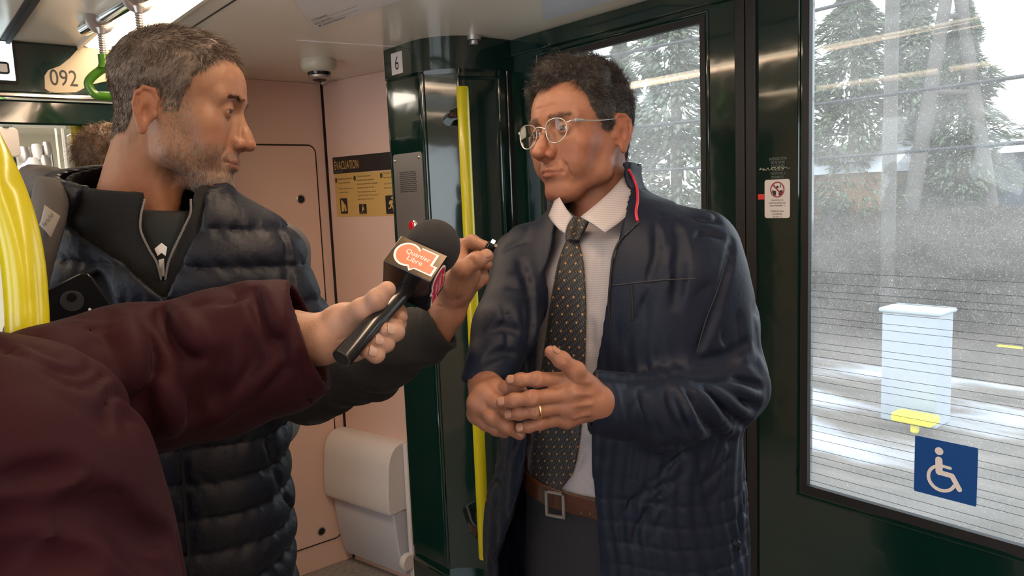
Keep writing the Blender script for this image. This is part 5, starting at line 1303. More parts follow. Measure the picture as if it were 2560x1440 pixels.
bf.F = np.maximum(bf.F, np.abs(Zg - (zc_b + .02 * Xg)) - .0165).astype(np.float32)
belt = finish('belt', bf, M_belt, man); bvB = bf.bvh()
bk = MB(); bp = snap(bvB, [(1399, 1262)], .004)
if bp:
    bfr = plane_frame(bp[0], TM[:, 0] * -1, upw); 
    for a in ((-.024, -.020, -.021, .021), (.006, .010, -.021, .021)): bk.box((0, 0, 0), (0, 0, 0)) if False else bk.prism([(a[0], a[2]), (a[1], a[2]), (a[1], a[3]), (a[0], a[3])], 0, .004, bfr)
    bk.prism([(-.024, .0175), (.010, .0175), (.010, .021), (-.024, .021)], 0, .004, bfr); bk.prism([(-.024, -.021), (.010, -.021), (.010, -.0175), (-.024, -.0175)], 0, .004, bfr)
    bk.build('buckle', M_steel, belt)
ks = MB()
for px in ((1452, 1283), (1475, 1285)):
    q = snap(bvB, [px], .0005)
    if q: ks.lathe([(.0022, 0), (.0018, .0008), (0, .0008)], q[0], -ray(*px), 10)
ks.build('belt_holes', M_seam, belt)
# hands
SKR = (.24, .105, .063)
tc_ = lambda px, py: -ray(px, py) / np.linalg.norm(ray(px, py))
wr = P(1492, 1004, 1.005); m4 = PP((1432, 950, .985), (1428, 983, .978), (1424, 1015, .982), (1418, 1045, .992))
H = Hand([wr] + m4 + PP((1369, 870, .96), (1245, 1007, .98), (1300, 1075, .98), (1548, 1010, 1.03)), .034)
H.palm(wr, m4, .0235, .0125, .018); H.f.add(cap(P(1540, 1010, 1.03), wr, .027, .024), .008)
H.finger(PP((1432, 950, .985), (1342, 949, .972), (1302, 950, .975), (1276, 951, .980)), [.0108, .0092, .0080, .0068])
H.finger(PP((1428, 983, .978), (1330, 996, .962), (1285, 1001, .966), (1254, 1006, .972)), [.0112, .0094, .0082, .0070])
H.finger(PP((1424, 1015, .982), (1340, 1027, .968), (1300, 1033, .972), (1272, 1038, .978)), [.0108, .0090, .0079, .0066])
H.finger(PP((1418, 1045, .992), (1352, 1058, .978), (1322, 1066, .980), (1300, 1071, .984)), [.0098, .0079, .0070, .0060])
H.finger(PP((1474, 965, .99), (1440, 928, .975), (1404, 900, .965), (1377, 880, .962)), [.0135, .0115, .0098, .0082], .018)
for a, b in (((1276, 951, .980), (1302, 950, .975)), ((1254, 1006, .972), (1285, 1001, .966)), ((1272, 1038, .978), (1300, 1033, .972)), ((1300, 1071, .984), (1322, 1066, .980))): H.nail(P(*a), P(*b), tc_(*a[:2]) + up * .25, .0055, .0065, .0075)
H.nail(P(1377, 880, .962), P(1404, 900, .965), up * .8 + rt * .5 + tc_(1377, 880) * .5, .006, .0075, .0085)
cr_ = []
for a, b in (((1343, 941), (1342, 958)), ((1349, 942), (1349, 957)), ((1331, 989), (1330, 1004)), ((1337, 988), (1336, 1003)), ((1403, 893), (1410, 905)), ((1408, 891), (1415, 903))):
    bvh_ = None
bvH = H.f.bvh()
for a, b in (((1343, 940), (1341, 958)), ((1349, 941), (1348, 957)), ((1331, 988), (1329, 1004)), ((1338, 987), (1336, 1003)), ((1402, 893), (1409, 906)), ((1408, 891), (1415, 904)), ((1302, 944), (1301, 957)), ((1286, 995), (1285, 1008)), ((1341, 1020), (1340, 1034))):
    s_ = snap(bvH, [a, b], 0)
    if len(s_) == 2: cr_.append((s_[0], s_[1], .0006))
for a, b in (((1470, 955), (1440, 952)), ((1475, 985), (1440, 985)), ((1476, 1010), (1438, 1014)), ((1472, 1035), (1435, 1043))):
    s_ = snap(bvH, [a, b], -.0005)
    if len(s_) == 2: H.f.add(cap(s_[0], s_[1], .0016), .006)
hL = H.mesh(SKR, cr_); H.put_nails(man, SKR)
ring_c = P(1346, 1026, .970); rd = P(1336, 1028, .969) - P(1352, 1025, .970)
g = MB(); rd /= np.linalg.norm(rd); a_ = np.cross(rd, upw); a_ /= np.linalg.norm(a_); b_ = np.cross(rd, a_)
g.tube([ring_c + 0.0112 * (a_ * math.cos(t) + b_ * math.sin(t)) for t in np.linspace(0, 2 * math.pi, 33)], .0014, 8, caps=False, flat=1.8); ringo = g.build('ring', M_gold, man)
# his right hand, half behind the left one
wr2 = P(1212, 958, 1.065); m4b = PP((1238, 972, 1.015), (1212, 984, 1.005), (1197, 1008, 1.005), (1195, 1034, 1.015))
H2 = Hand([wr2] + m4b + PP((1312, 980, 1.0), (1308, 1092, .99), (1205, 900, 1.12)), .032)
H2.palm(wr2, m4b, .0215, .0135, .02); H2.f.add(cap(P(1236, 905, 1.10), wr2, .022, .022), .005)
H2.finger(PP((1238, 972, 1.015), (1268, 973, 1.0), (1290, 974, 1.0), (1306, 978, 1.005)), [.0115, .0095, .0085, .0072])
H2.finger(PP((1212, 984, 1.005), (1240, 1006, .99), (1264, 1028, .995), (1286, 1046, 1.0)), [.0120, .0100, .0088, .0075])
H2.finger(PP((1197, 1008, 1.005), (1232, 1042, .99), (1268, 1066, .99), (1300, 1086, .995)), [.0118, .0105, .0092, .0076])
H2.finger(PP((1195, 1034, 1.015), (1215, 1058, 1.005), (1240, 1072, 1.005), (1262, 1083, 1.01)), [.0108, .0090, .0080, .0068])
H2.finger(PP((1225, 960, 1.04), (1262, 980, 1.03), (1288, 990, 1.02)), [.0130, .0105, .0085], .015)
H2.nail(P(1300, 1086, .995), P(1268, 1066, .99), tc_(1300, 1086) + up * .5, .0055, .0065, .0078)
hR = H2.mesh(SKR); H2.put_nails(man, SKR)
ib = inner_body(TM, TO, column([-.42, -.2, 0, .12, .19, .23, .30], [0, 0, 0, 0, .01, .05, .06], [0, 0, 0, 0, -.015, -.035, -.042], [.14, .14, .14, .13, .10, .05, .044], [.09, .09, .09, .09, .07, .048, .044], 2.2), [(Lsh, Lel, Lwr), (Rsh, Rel, Rwr)], fl, SKR)
v, q, c = join([v_head, hL, hR, ib]); mk('body', v, q, M_skin, man, cols=c)
# glasses
gl = thing('_', 'x', 'x'); bpy.data.objects.remove(gl)
hw = lambda x, y, z: OR_ + MR @ (np.array([x, y, z]) * np.array(SR))
rims = MB(); lens_pts = []
for s in (1, -1):
    cxx = s * .0335; ring_ = []
    for i in range(33):
        t = 2 * math.pi * i / 32; x = .0225 * math.cos(t); z = .0225 * math.sin(t)
        if z > .014: z = .014 + (z - .014) * .55
        ring_.append(hw(cxx + x, .1085 - .10 * (x * s + .0) * .9 - .02 * z * 0 - .0030 * abs(x / .02) ** 2 - .08 * (-z) * .3, z - .0065))
    rims.tube(ring_, .00085, 8, caps=False); lens_pts.append(ring_[:-1])
rims.tube(catmull([hw(-.0118, .109, -.0015), hw(0, .1145, .0025), hw(.0118, .109, -.0015)], 6), .0010, 8)
gm = rims.build('glasses', M_steel, man)
for ring_ in lens_pts:
    c0 = np.mean(ring_, 0); v_ = [c0 + MR[:, 1] * .0012] + ring_; mk('lens', v_, [(0, i + 1, (i + 1) % 32 + 1) for i in range(32)], M_glass_clean, gm)
for s in (1, -1):
    g = MB(); g.tube([hw(s * .056, .1015, .002), hw(s * .062, .099, .004), hw(s * .0665, .090, .005)], .0014, 8); g.tube([hw(s * .0665, .092, .005), hw(s * .0700, .076, .005)], .0027, 10)
    g.tube(catmull([hw(s * .0700, .078, .005), hw(s * .0765, .040, .0065), hw(s * .0790, -.004, .0115), hw(s * .078, -.016, .006)], 4), .0009, 8); g.build('temple', mat('titanium', (.5, .5, .52), .3, metal=.7) if s == 1 else MATS['titanium'], gm)
g = MB()
for s in (1, -1): g.lathe([(.0, 0), (.003, .0005), (.003, .002), (0, .0025)], hw(s * .0115, .1045, -.012), MR[:, 0], 10)
g.build('nose_pads', M_glass_clean, gm)
# ================================================================== grey-haired man (left)
gm2 = thing('person', 'grey-haired bearded man in profile wearing a navy quilted jacket over black fleece', 'person', tuple(P(420, 900, 1.22) * np.array([1, 1, 0])))
v_headL = head_left(gm2)
KM = hframe(-2); KO = P(425, 885, 1.145); ta = math.radians(6.5)
KM = np.stack([KM[:, 0] * math.cos(ta) + KM[:, 2] * math.sin(ta), KM[:, 1], KM[:, 2] * math.cos(ta) - KM[:, 0] * math.sin(ta)], 1)
nkL = loc_(KM, KO, OL + ML @ (np.array([0, -.052, -.165]) * np.array(SL)))
kl_z = [-.52, -.42, -.30, -.16, .0, .10, .165, .205, .232, .256, .275, .300]
kz = column(kl_z, [0] * 7 + [.010, .024, .030, .030, .030], [0, 0, 0, 0, 0, 0, .004, .010, .018, .026, .030, .030], [.192, .198, .192, .180, .178, .184, .182, .172, .150, .128, .108, .102], [.140, .146, .142, .132, .128, .126, .116, .102, .09, .082, .078, .082], 2.25)
kLsh, kLel, kLfo, kLwr = PP((655, 660, 1.12), (775, 968, 1.12), (930, 908, 1.10), (1108, 808, 1.08))
kRsh, kRel, kRwr = PP((175, 640, 1.15), (95, 1000, 1.10), (150, 870, .985))
kf = Fld((-.46, -.24, -.52), (.40, .36, .32), .0040, KM, KO)
kf.add(kz, .01); bvKt = kf.bvh(); arK = kf.like()
chain(arK, [kf.loc(q) for q in (kLsh, P(715, 800, 1.12), kLel)], (.060, .056, .050), .02); chain(arK, [kf.loc(q) for q in (kRsh, kRel, kRwr)], (.060, .054, .045), .02)
t_ = np.maximum(.022 - np.abs(kf.F - arK.F), 0) / .022; kf.F = np.minimum(kf.F, arK.F) - t_ * t_ * .0055
def topcut(f):
    Y = f.ax[1][None, :, None]; Z = f.ax[2][None, None, :]; f.F = np.maximum(f.F, Z - (.258 - .26 * (Y - .05))).astype(np.float32)
def quiltL(X, Y, Z):
    zz = Z + .004 * np.sin(X * 14 + 1) + .003 * np.sin(Y * 17); ph = np.mod(zz, .050) / .050; s_ = np.sin(math.pi * ph)
    ang = np.arctan2(Y, X); return (-.0085 * np.sqrt(s_ + .001) + .004 + .0014 * np.sin(ang * 40 + 5 * np.sin(zz * 40)) * np.exp(-(np.minimum(ph, 1 - ph) / .22) ** 2)) * sstep(.27, .22, Z)
kf.dis(quiltL); kf.dis(wobf(8, .0015, 21, 8)); bvK = kf.bvh()
fold_px(kf, bvK, [([(716, 600), (722, 680), (712, 770)], .005, .008, G), ([(695, 560), (712, 600)], .004, .008, G), ([(455, 1100), (465, 1250), (480, 1420)], .005, .006, G), ([(660, 1080), (700, 1200), (735, 1290)], .005, .008, G)])
bvK = kf.bvh(); shell(kf, .010)
vk = [(272, 395), (225, 440), (160, 560), (215, 600), (290, 650), (350, 700), (400, 742), (418, 742), (440, 690), (478, 610), (500, 560), (512, 520), (512, 470), (400, 380)]
cut_front(kf, arK, px_poly(bvKt, kf, vk, 1.1), -.01)
kf.sub(ell((.026, .026, .36), (.088, .072, .15)), .004); topcut(kf)
el_l, fo_l = kf.loc(kLel), kf.loc(kLfo); kf.sub(cutbox(el_l + (fo_l - el_l) * .30, fo_l - el_l, .075), .003)
wr_l, ee_l = kf.loc(kRwr), kf.loc(kRel); kf.sub(cutbox(wr_l, wr_l - ee_l, .07), .003)
p_, q_ = kf.mesh(); p_, q_ = islands_keep(p_, q_); pj = mk('quilted_jacket', kf.wor(p_), q_, M_navy, gm2)
zipper('jacket_zip', bvK, [(404, 745), (410, 800), (418, 860)], pj, .003, .0022)
zipper('jacket_zip', bvK, [(448, 1085), (455, 1150), (462, 1250), (470, 1350), (478, 1440)], pj, .003, .0022, teeth=False)
# black fleece underneath: torso part with its zip collar, and the long sleeve of the far arm
ff = Fld((-.24, -.24, -.12), (.24, .24, .31), .0038, KM, KO)
ff.add(column([-.14, -.05, .06, .14, .19, .218, .240, .262, .285, .315], [0] * 4 + [.008, .016, .024, .026, .026, .026], [0, 0, 0, .004, .008, .016, .022, .026, .028, .028], [.166, .167, .170, .170, .160, .136, .114, .098, .090, .088], [.108, .108, .108, .102, .096, .090, .086, .082, .078, .078], 2.2), .01)
ff.dis(wobf(12, .0012, 33, 8)); bvF = ff.bvh(); shell(ff, .005)
vf = [(345, 440), (361, 498), (352, 540), (352, 575), (372, 620), (392, 655), (404, 705), (412, 705), (420, 655), (440, 610), (462, 565), (477, 530), (480, 470), (420, 400)]
ff.sub(extr(px_poly(bvF, ff, vf, 1.1), .0, .42), .002); ff.sub(ell((.024, .026, .37), (.082, .070, .13)), .003); topcut(ff)
p_, q_ = ff.mesh(); p_, q_ = islands_keep(p_, q_); fl_o = mk('fleece', ff.wor(p_), q_, M_fleece, gm2)
M_zip2 = mat('silver_zip', (.22, .22, .23), .35, metal=.8)
zipper('fleece_zip', bvF, [(361, 500), (352, 540), (352, 577), (372, 622), (392, 657), (403, 700)], fl_o, .003, .0013, m=M_zip2)
zipper('fleece_zip', bvF, [(477, 500), (476, 532), (461, 566), (440, 611), (421, 656), (413, 700)], fl_o, .003, .0013, m=M_zip2)
# dark t-shirt with a pale print
tf2 = Fld((-.2, -.18, -.05), (.2, .2, .26), .005, KM, KO)
tf2.add(column([-.1, 0, .1, .15, .18, .20, .218], [0] * 7, [0, 0, 0, .004, .012, .022, .028], [.145, .150, .150, .135, .100, .078, .066], [.096, .096, .096, .092, .084, .074, .062], 2.2), .01); bvT = tf2.bvh()
ts = finish('tshirt', tf2, M_tee, gm2)
g = MB()
for px in ([(386, 622), (404, 607), (418, 618), (414, 640), (404, 632), (394, 640)], [(396, 650), (410, 646), (412, 690), (402, 692)]):
    q = snap(bvT, px, .0015)
    if len(q) == len(px): g.add(q, [tuple(range(len(q)))])
if g.v: g.build('print', M_sticker, ts, smooth=False)
# long black fleece sleeve
lo, hi = bbox([kLel, kLfo, kLwr, P(715, 800, 1.12)], .09); fs_ = Fld(lo, hi, .0036)
chain(fs_, [P(745, 880, 1.12), kLel, kLfo, kLwr], [.046, .052, .050, .037], .02)
nrm_ = (kLwr - kLel) / np.linalg.norm(kLwr - kLel)
def ribs(X, Y, Z):
    t = (X - kLel[0]) * nrm_[0] + (Y - kLel[1]) * nrm_[1] + (Z - kLel[2]) * nrm_[2]; w = np.sin(t * 150 + 6 * np.sin(X * 18) + 4 * np.sin(Z * 15)); return -.0022 * w * sstep(.0, .05, t)
fs_.dis(ribs); fs_.dis(wobf(10, .002, 44, 8)); creases(fs_, [(kLwr - kLel, .028)], .004, 6); dcut = kLwr - kLfo; shell(fs_, .009); fs_.sub(cutbox(kLwr, dcut, .07), .003)
p_, q_ = fs_.mesh(); p_, q_ = islands_keep(p_, q_); mk('fleece_sleeve', fs_.wor(p_), q_, M_fleece, gm2)
# trousers and shoes
flk = -KO[2]
tf = Fld((-.27, -.22, flk), (.27, .24, -.30), .009, KM, KO); tf.add(column([-.60, -.50, -.40, -.32], [0] * 4, [0] * 4, [.17, .178, .18, .178], [.11, .12, .125, .122], 2.2), .01)
for s in (1, -1): chain(tf, [(s * .085, 0, -.55), (s * .10, .005, -.85), (s * .105, -.01, flk + .08)], [.092, .072, .06], .03)
finish('trousers', tf, M_denim, gm2, 1)
for s in (1, -1):
    f_ = Fld((s * .105 - .08, -.12, flk), (s * .105 + .08, .24, flk + .13), .007, KM, KO); f_.add(ell((s * .105, .07, flk + .045), (.05, .135, .045)), .01); f_.add(cap((s * .105, -.01, flk + .05), (s * .105, -.01, flk + .10), .046), .02); f_.sub(rbox((s * .105, .05, flk - .05), (.2, .3, .052)), .003); finish('shoe', f_, M_shoe, gm2)
# his left hand holding the little recorder
SKL = (.25, .118, .072)
kw = P(1118, 775, 1.065); km = PP((1160, 668, 1.03), (1172, 685, 1.05), (1170, 708, 1.065), (1160, 730, 1.075))
H3 = Hand([kw] + km + PP((1235, 600, 1.02), (1235, 700, 1.05), (1085, 830, 1.08)), .032)
H3.palm(kw, km, .024, .0135, .02); H3.f.add(cap(P(1085, 830, 1.08), kw, .027, .0245), .008); H3.f.add(ell(P(1140, 705, 1.035), (.022, .020, .030)), .015)
H3.finger(PP((1150, 662, 1.04), (1150, 618, 1.055), (1180, 605, 1.05), (1212, 616, 1.04)), [.0125, .0100, .0090, .0078], .014)
H3.finger(PP((1168, 680, 1.05), (1180, 640, 1.07), (1205, 648, 1.065), (1218, 662, 1.058)), [.0118, .0100, .0088, .0075])
H3.finger(PP((1170, 708, 1.065), (1198, 672, 1.075), (1205, 695, 1.070), (1196, 710, 1.062)), [.0112, .0095, .0085, .0072])
H3.finger(PP((1135, 710, 1.02), (1155, 672, 1.000), (1190, 652, 1.000), (1217, 640, 1.010)), [.0155, .0120, .0105, .0090], .018)
H3.nail(P(1217, 640, 1.010), P(1190, 652, 1.000), tc_(1217, 640) + up * .55, .0068, .0080, .0092)
bvH = H3.f.bvh(); cr_ = []
for a, b in (((1176, 648), (1182, 664)), ((1181, 646), (1187, 662)), ((1095, 765), (1150, 770)), ((1160, 690), (1135, 740))):
    s_ = snap(bvH, [a, b], 0)
    if len(s_) == 2: cr_.append((s_[0], s_[1], .0006))
hkl = H3.mesh(SKL, cr_); H3.put_nails(gm2, SKL)
# his right hand round the phone, mostly behind the burgundy sleeve
kwr = P(160, 880, .955); kmr = PP((150, 830, .935), (165, 835, .94), (185, 845, .945), (200, 858, .95))
H4 = Hand([kwr] + kmr + PP((160, 800, .90), (260, 840, .92)), .035, .0017); H4.palm(kwr, kmr, .025, .013, .02)
H4.finger(PP((150, 830, .935), (150, 808, .917), (166, 802, .91), (182, 808, .91)), [.011, .0095, .0088, .0078])
for k_, (x, y) in enumerate(((165, 835), (185, 845), (200, 858))): H4.finger(PP((x, y, .94), (x + 5, y + 8, .915), (x + 32, y + 4, .91), (x + 48, y + 8, .912)), [.011, .0095, .0085, .0075])
hkr = H4.mesh(SKL)
ib = inner_body(KM, KO, column([-.42, -.2, 0, .10, .14, .17, .19], [0] * 7, [0, 0, 0, 0, .01, .02, .03], [.13, .13, .13, .12, .08, .05, .045], [.08, .08, .08, .08, .06, .045, .045], 2.2), [(kLsh, kLel, kLwr), (kRsh, kRel, kRwr)], flk, SKL)
v, q, c = join([v_headL, hkl, hkr, ib]); mk('body', v, q, M_skin, gm2, cols=c)
# recorder between his fingers
rc = thing('voice_recorder', 'tiny black recorder with a lit white end pinched between two fingers', 'recorder', tuple(P(1222, 626, 1.025)))
a_, b_ = P(1214, 640, 1.035), P(1231, 608, 1.02); d_ = (b_ - a_) / np.linalg.norm(b_ - a_)
g = MB(); g.lathe([(0, 0), (.0060, 0), (.0068, .002), (.0068, .021), (.006, .0235), (0, .0235)], a_, d_, 16); g.build('body', M_blackgloss, rc)
g = MB(); le = P(1233, 604, 1.014); g.tube([le - rt * .0022 + up * .0012, le + rt * .0022 - up * .0012], .0026, 12); g.build('lit_end', mat('lit_white_led', (.9, .9, .9), .3, emit=(1, 1, 1), estr=1.5), rc)
MB().lathe([(.0, 0), (.0022, 0), (.0022, .0015), (0, .0015)], P(1240, 614, 1.015), -fw, 10).build('button', M_chrome, rc)
# phone in his right hand
ph = thing('smartphone', 'dark smartphone held at chest height with its rear camera showing', 'phone', tuple(P(225, 800, .95)))
pc = P(222, 822, .905); ax_l = P(293, 905, .93) - P(163, 725, .895); ax_l /= np.linalg.norm(ax_l); wx = rt * .80 + up * .60 + fw * .25; wx -= ax_l * (wx @ ax_l); wx /= np.linalg.norm(wx); nn_ = np.cross(ax_l, wx); nn_ *= -1 if nn_ @ fw > 0 else 1
def pfr(a, b, c=0): return pc + wx * a + ax_l * b + nn_ * c
g = MB(); g.prism(rrect(-.036, -.062, .036, .085, .010), -.004, .004, pfr); g.build('phone_body', M_blackgloss, ph, bev=.0015)
g = MB(); g.prism(circ(.004, -.038, .0125, 28), .004, .0055, pfr); cb = g.build('camera_bump', M_black, ph, bev=.0005)
g = MB(); g.prism(circ(.006, -.042, .0052, 20), .0055, .0062, pfr); g.build('camera_lens', M_blackgloss, cb)
g = MB(); g.prism(circ(.014, -.020, .0016, 12), .004, .0048, pfr); g.build('flash', M_sticker, ph)
# backpack strap over his right shoulder
bpk = thing('backpack', 'grey backpack strap with a stitched label over the shoulder of the grey-haired man', 'backpack', tuple(KO + KM @ np.array([.10, -.22, .05])))
M_pack = mat('grey_canvas', (.075, .065, .062), .85, bump=(600, .5, .001))
rows = []
for (x, y, d, w_) in ((112, 462, 1.17, 26), (128, 455, 1.12, 34), (128, 480, 1.08, 36), (122, 530, 1.055, 36), (108, 590, 1.045, 34), (92, 650, 1.045, 32), (78, 720, 1.06, 30), (66, 800, 1.09, 28), (60, 900, 1.14, 26)):
    rows.append([P(x - w_, y - 6, d - .055), P(x - w_ * .5, y - 3, d - .072), P(x, y, d - .075), P(x + w_ * .5, y + 3, d - .072), P(x + w_, y + 6, d - .053)])
sheet('shoulder_strap', rows, M_pack, bpk, .012, 3)
lab = sheet('stitched_label', [PP((112, 512, .961), (128, 524, .960), (151, 540, .963)), PP((104, 548, .957), (118, 560, .956), (136, 574, .959)), PP((98, 562, .955), (112, 576, .954), (127, 594, .957))], mat('woven_label', rgb('8d857e'), .8), bpk, .0012, 3)
lo_ = P(108, 575, .950); lf_ = plane_frame(lo_, P(135, 538, .954) - lo_, np.cross(P(135, 538, .954) - lo_, ray(115, 560)) * 1)
vdir = P(98, 560, .954) - P(112, 576, .954)
lf_ = plane_frame(lo_, P(138, 536, .955) - lo_, vdir)
text_mesh('lettering', 'herschel', lf_, .004, -.001, .0065, M_ink, lab, w=.019, lift=.003 if (np.cross(P(138, 536, .955) - lo_, vdir) @ fw) < 0 else -.003, shear=.3)
pf_ = Fld((-.20, -.46, -.30), (.22, -.13, .28), .007, KM, KO); pf_.add(rbox((.02, -.255, -.02), (.14, .085, .22), None, .06), .02); pf_.add(rbox((.02, -.34, -.10), (.11, .04, .11), None, .03), .03); pf_.dis(wobf(9, .003, 3)); finish('pack_body', pf_, M_pack, bpk, 1)
pf_ = Fld((.0, -.30, .10), (.32, .06, .36), .006, KM, KO); chain(pf_, [pf_.loc(q) for q in PP((40, 520, 1.14), (80, 462, 1.16), (118, 452, 1.14), (130, 470, 1.12))], [.020, .022, .020, .016], .02); pf_.dis(wobf(25, .003, 6)); finish('padded_fold', pf_, M_pack, bpk, 1)

# ================================================================== person in the burgundy coat (foreground left)
bp_ = thing('person', 'person in a burgundy coat reaching out from the left edge of the picture', 'person', tuple(P(40, 1300, .62) * np.array([1, 1, 0])))
BM = hframe(120); BO = P(10, 1300, .64)
sh_, e1, e2, w1 = PP((105, 985, .70), (330, 955, .80), (560, 905, .85), (772, 828, .86))
bf_ = Fld((-.45, -.70, -.80), (.35, .70, .36), .0046)
BT = P(-590, 1300, .685); allp = [BO, sh_, e1, e2, w1, BT]; lo, hi = bbox(allp, .24); lo[2] = BO[2] - .55; hi[2] = BO[2] + .33
bf_ = Fld(lo, hi, .0046)
def worldcol(O, zs, rx, ry, M):
    f0 = column(zs, [0] * len(zs), [0] * len(zs), rx, ry, 2.1); R = np.abs(M) @ np.array([max(rx), max(ry), 0])
    def fn(X, Y, Z):
        x, y, z = X - O[0], Y - O[1], Z - O[2]
        return f0[2](x * M[0, 0] + y * M[1, 0], x * M[0, 1] + y * M[1, 1], z + 0 * x)
    return (O[0] - R[0], O[1] - R[1], O[2] + zs[0]), (O[0] + R[0], O[1] + R[1], O[2] + zs[-1]), fn
bz = [-.60, -.45, -.30, -.15, 0, .08, .125, .150, .163]
bf_.add(worldcol(BO, bz, [.150, .150, .145, .140, .130, .115, .090, .055, .01], [.150, .150, .145, .140, .128, .110, .085, .05, .01], BM), .01)
bt_ = Fld(lo, hi, .0046); bt_.add(worldcol(BT, [-.56, -.3, 0, .06, .10, .135, .165, .20, .235], [.18, .175, .17, .165, .15, .115, .080, .066, .064], [.13, .13, .125, .12, .11, .09, .074, .066, .064], hframe(100)), .01)
t_ = np.maximum(.05 - np.abs(bf_.F - bt_.F), 0) / .05; bf_.F = (np.minimum(bf_.F, bt_.F) - t_ * t_ * .0125).astype(np.float32)
af = Fld(lo, hi, .0046)
chain(af, [sh_, e1, e2, P(700, 860, .86), w1], [.066, .078, .078, .070, .052], .02)
af.dis(wobf(7, .0030, 51, 8)); bf_.dis(wobf(4, .005, 52, 8)); creases(af, [(w1 - sh_, .055), (w1 - sh_ + up * .35, .075), (up + .3 * rt, .09)], .0060, 12); creases(bf_, [(up * 1 + .25 * rt, .16), (up * .6 - rt, .2)], .009, 15)
bvA = af.bvh()
fold_px(af, bvA, [([(330, 790), (350, 860), (365, 960), (350, 1050)], .010, .016, G), ([(310, 800), (322, 870), (330, 960)], .010, .016, A2), ([(415, 775), (445, 830), (480, 865), (480, 930)], .009, .014, G), ([(432, 765), (470, 820), (492, 870)], .008, .012, A2),
    ([(640, 728), (665, 790), (690, 830), (680, 870)], .008, .012, G), ([(665, 725), (695, 790), (702, 825)], .007, .012, A2), ([(480, 930), (500, 1000), (480, 1050)], .008, .014, G), ([(560, 870), (540, 960), (560, 1020)], .007, .014, G), ([(620, 830), (640, 930), (600, 1000)], .006, .012, G),
    ([(725, 880), (650, 960), (560, 1030)], .008, .014, G), ([(740, 740), (750, 800), (740, 870)], .006, .010, G), ([(700, 900), (600, 990), (520, 1060)], .006, .012, A2), ([(400, 960), (430, 1030), (420, 1080)], .007, .014, A2), ([(750, 780), (745, 840), (735, 900)], .005, .010, A2)])
shell(af, .010); af.sub(cutbox(w1, w1 - e2, .09), .004)
p_, q_ = af.mesh(); p_, q_ = islands_keep(p_, q_); mk('coat_sleeve', p_, q_, M_burg, bp_)
bvC = bf_.bvh()
fold_px(bf_, bvC, [([(0, 1205), (100, 1190), (180, 1170)], .006, .014, G), ([(0, 1300), (130, 1280), (280, 1278), (360, 1330), (430, 1345)], .008, .016, G), ([(285, 1290), (340, 1370), (400, 1430)], .008, .014, G), ([(60, 1440), (150, 1410), (230, 1400)], .008, .016, G), ([(100, 810), (180, 850), (260, 865), (330, 880)], .004, .010, A2)])
p_, q_ = bf_.mesh(); mk('coat', p_, q_, M_burg, bp_)
# hand holding the microphone
SKB = (.33, .185, .130)
bw_ = P(800, 850, .865); bm = PP((890, 790, .895), (905, 815, .905), (900, 845, .905), (885, 872, .900))
H5 = Hand([bw_] + bm + PP((975, 705, .84), (1020, 800, .87), (740, 850, .87), (930, 900, .86)), .03)
H5.palm(bw_, bm, .0265, .0135, .02); H5.f.add(cap(P(735, 840, .865), bw_, .030, .0275), .008); H5.f.add(ell(P(862, 808, .862), (.026, .022, .016), np.stack([rt, up, fw], 1) @ rotm((0, 0, 1), 25)), .016)
H5.finger(PP((850, 805, .862), (905, 775, .845), (943, 748, .838), (968, 724, .838)), [.0185, .0120, .0105, .0095], .022)
H5.finger(PP((905, 790, .905), (965, 768, .905), (995, 780, .890), (1002, 792, .876)), [.0115, .0098, .0088, .0080])
H5.finger(PP((905, 815, .905), (990, 810, .888), (988, 830, .852), (963, 825, .843)), [.0120, .0102, .0092, .0086])
H5.finger(PP((900, 845, .905), (958, 842, .884), (963, 858, .848), (933, 849, .838)), [.0118, .0102, .0092, .0087])
H5.finger(PP((885, 872, .900), (934, 870, .876), (940, 886, .842), (916, 877, .833)), [.0108, .0092, .0084, .0079])
for a, b in (((963, 825, .843), (988, 830, .852)), ((933, 849, .838), (963, 858, .848)), ((916, 877, .833), (940, 886, .842))): H5.nail(P(*a), P(*b), tc_(*a[:2]) + up * .35 - rt * .1, .0060, .0072, .0086)
bvH = H5.f.bvh(); cr_ = []
for a, b in (((945, 742), (955, 762)), ((905, 815), (922, 800)), ((845, 850), (880, 840))):
    s_ = snap(bvH, [a, b], 0)
    if len(s_) == 2: cr_.append((s_[0], s_[1], .0007))
hb = H5.mesh(SKB, cr_); H5.put_nails(bp_, SKB)
ib = inner_body(hframe(100), BT, column([-.42, -.2, 0, .06, .10], [0] * 5, [0] * 5, [.10, .10, .09, .07, .03], [.10, .10, .09, .07, .03], 2.1), [(sh_, e1, e2, bw_)], -BT[2], SKB)
prB = dict(skin=SKB, h=.004); MBh = head_frame(112, 2, 0); p_, q_, f_ = make_head(prB, MBh, P(-520, 1300, .68) + np.array([0, 0, .365]) + fw * .03, (.93, .9, .93), ''); hd2 = (f_.wor(p_), q_, skin_colour(p_, prB))
eyes(f_, prB, bp_, (0, 1, 0)); grow(p_, q_, f_, [(0, .065), (40, .06), (60, .02), (80, -.02), (100, -.03), (130, -.05), (180, -.07)], dict(th=.014, n=3000, length=lambda r: .03 + 0 * r[:, 2], rad=.0006, flow=lambda r, n: np.tile([0, -.3, -1.], (len(r), 1)), cols=[(.05, .028, .018), (.09, .05, .03)], curl=.002, lift=.4, mess=.3, K=6), bp_, prB)
tb = Fld((-.24, -.22, -BT[2]), (.24, .24, -.48), .011, hframe(100), BT); tb.add(column([-.75, -.60, -.50], [0] * 3, [0] * 3, [.16, .17, .17], [.11, .12, .12], 2.2), .01)
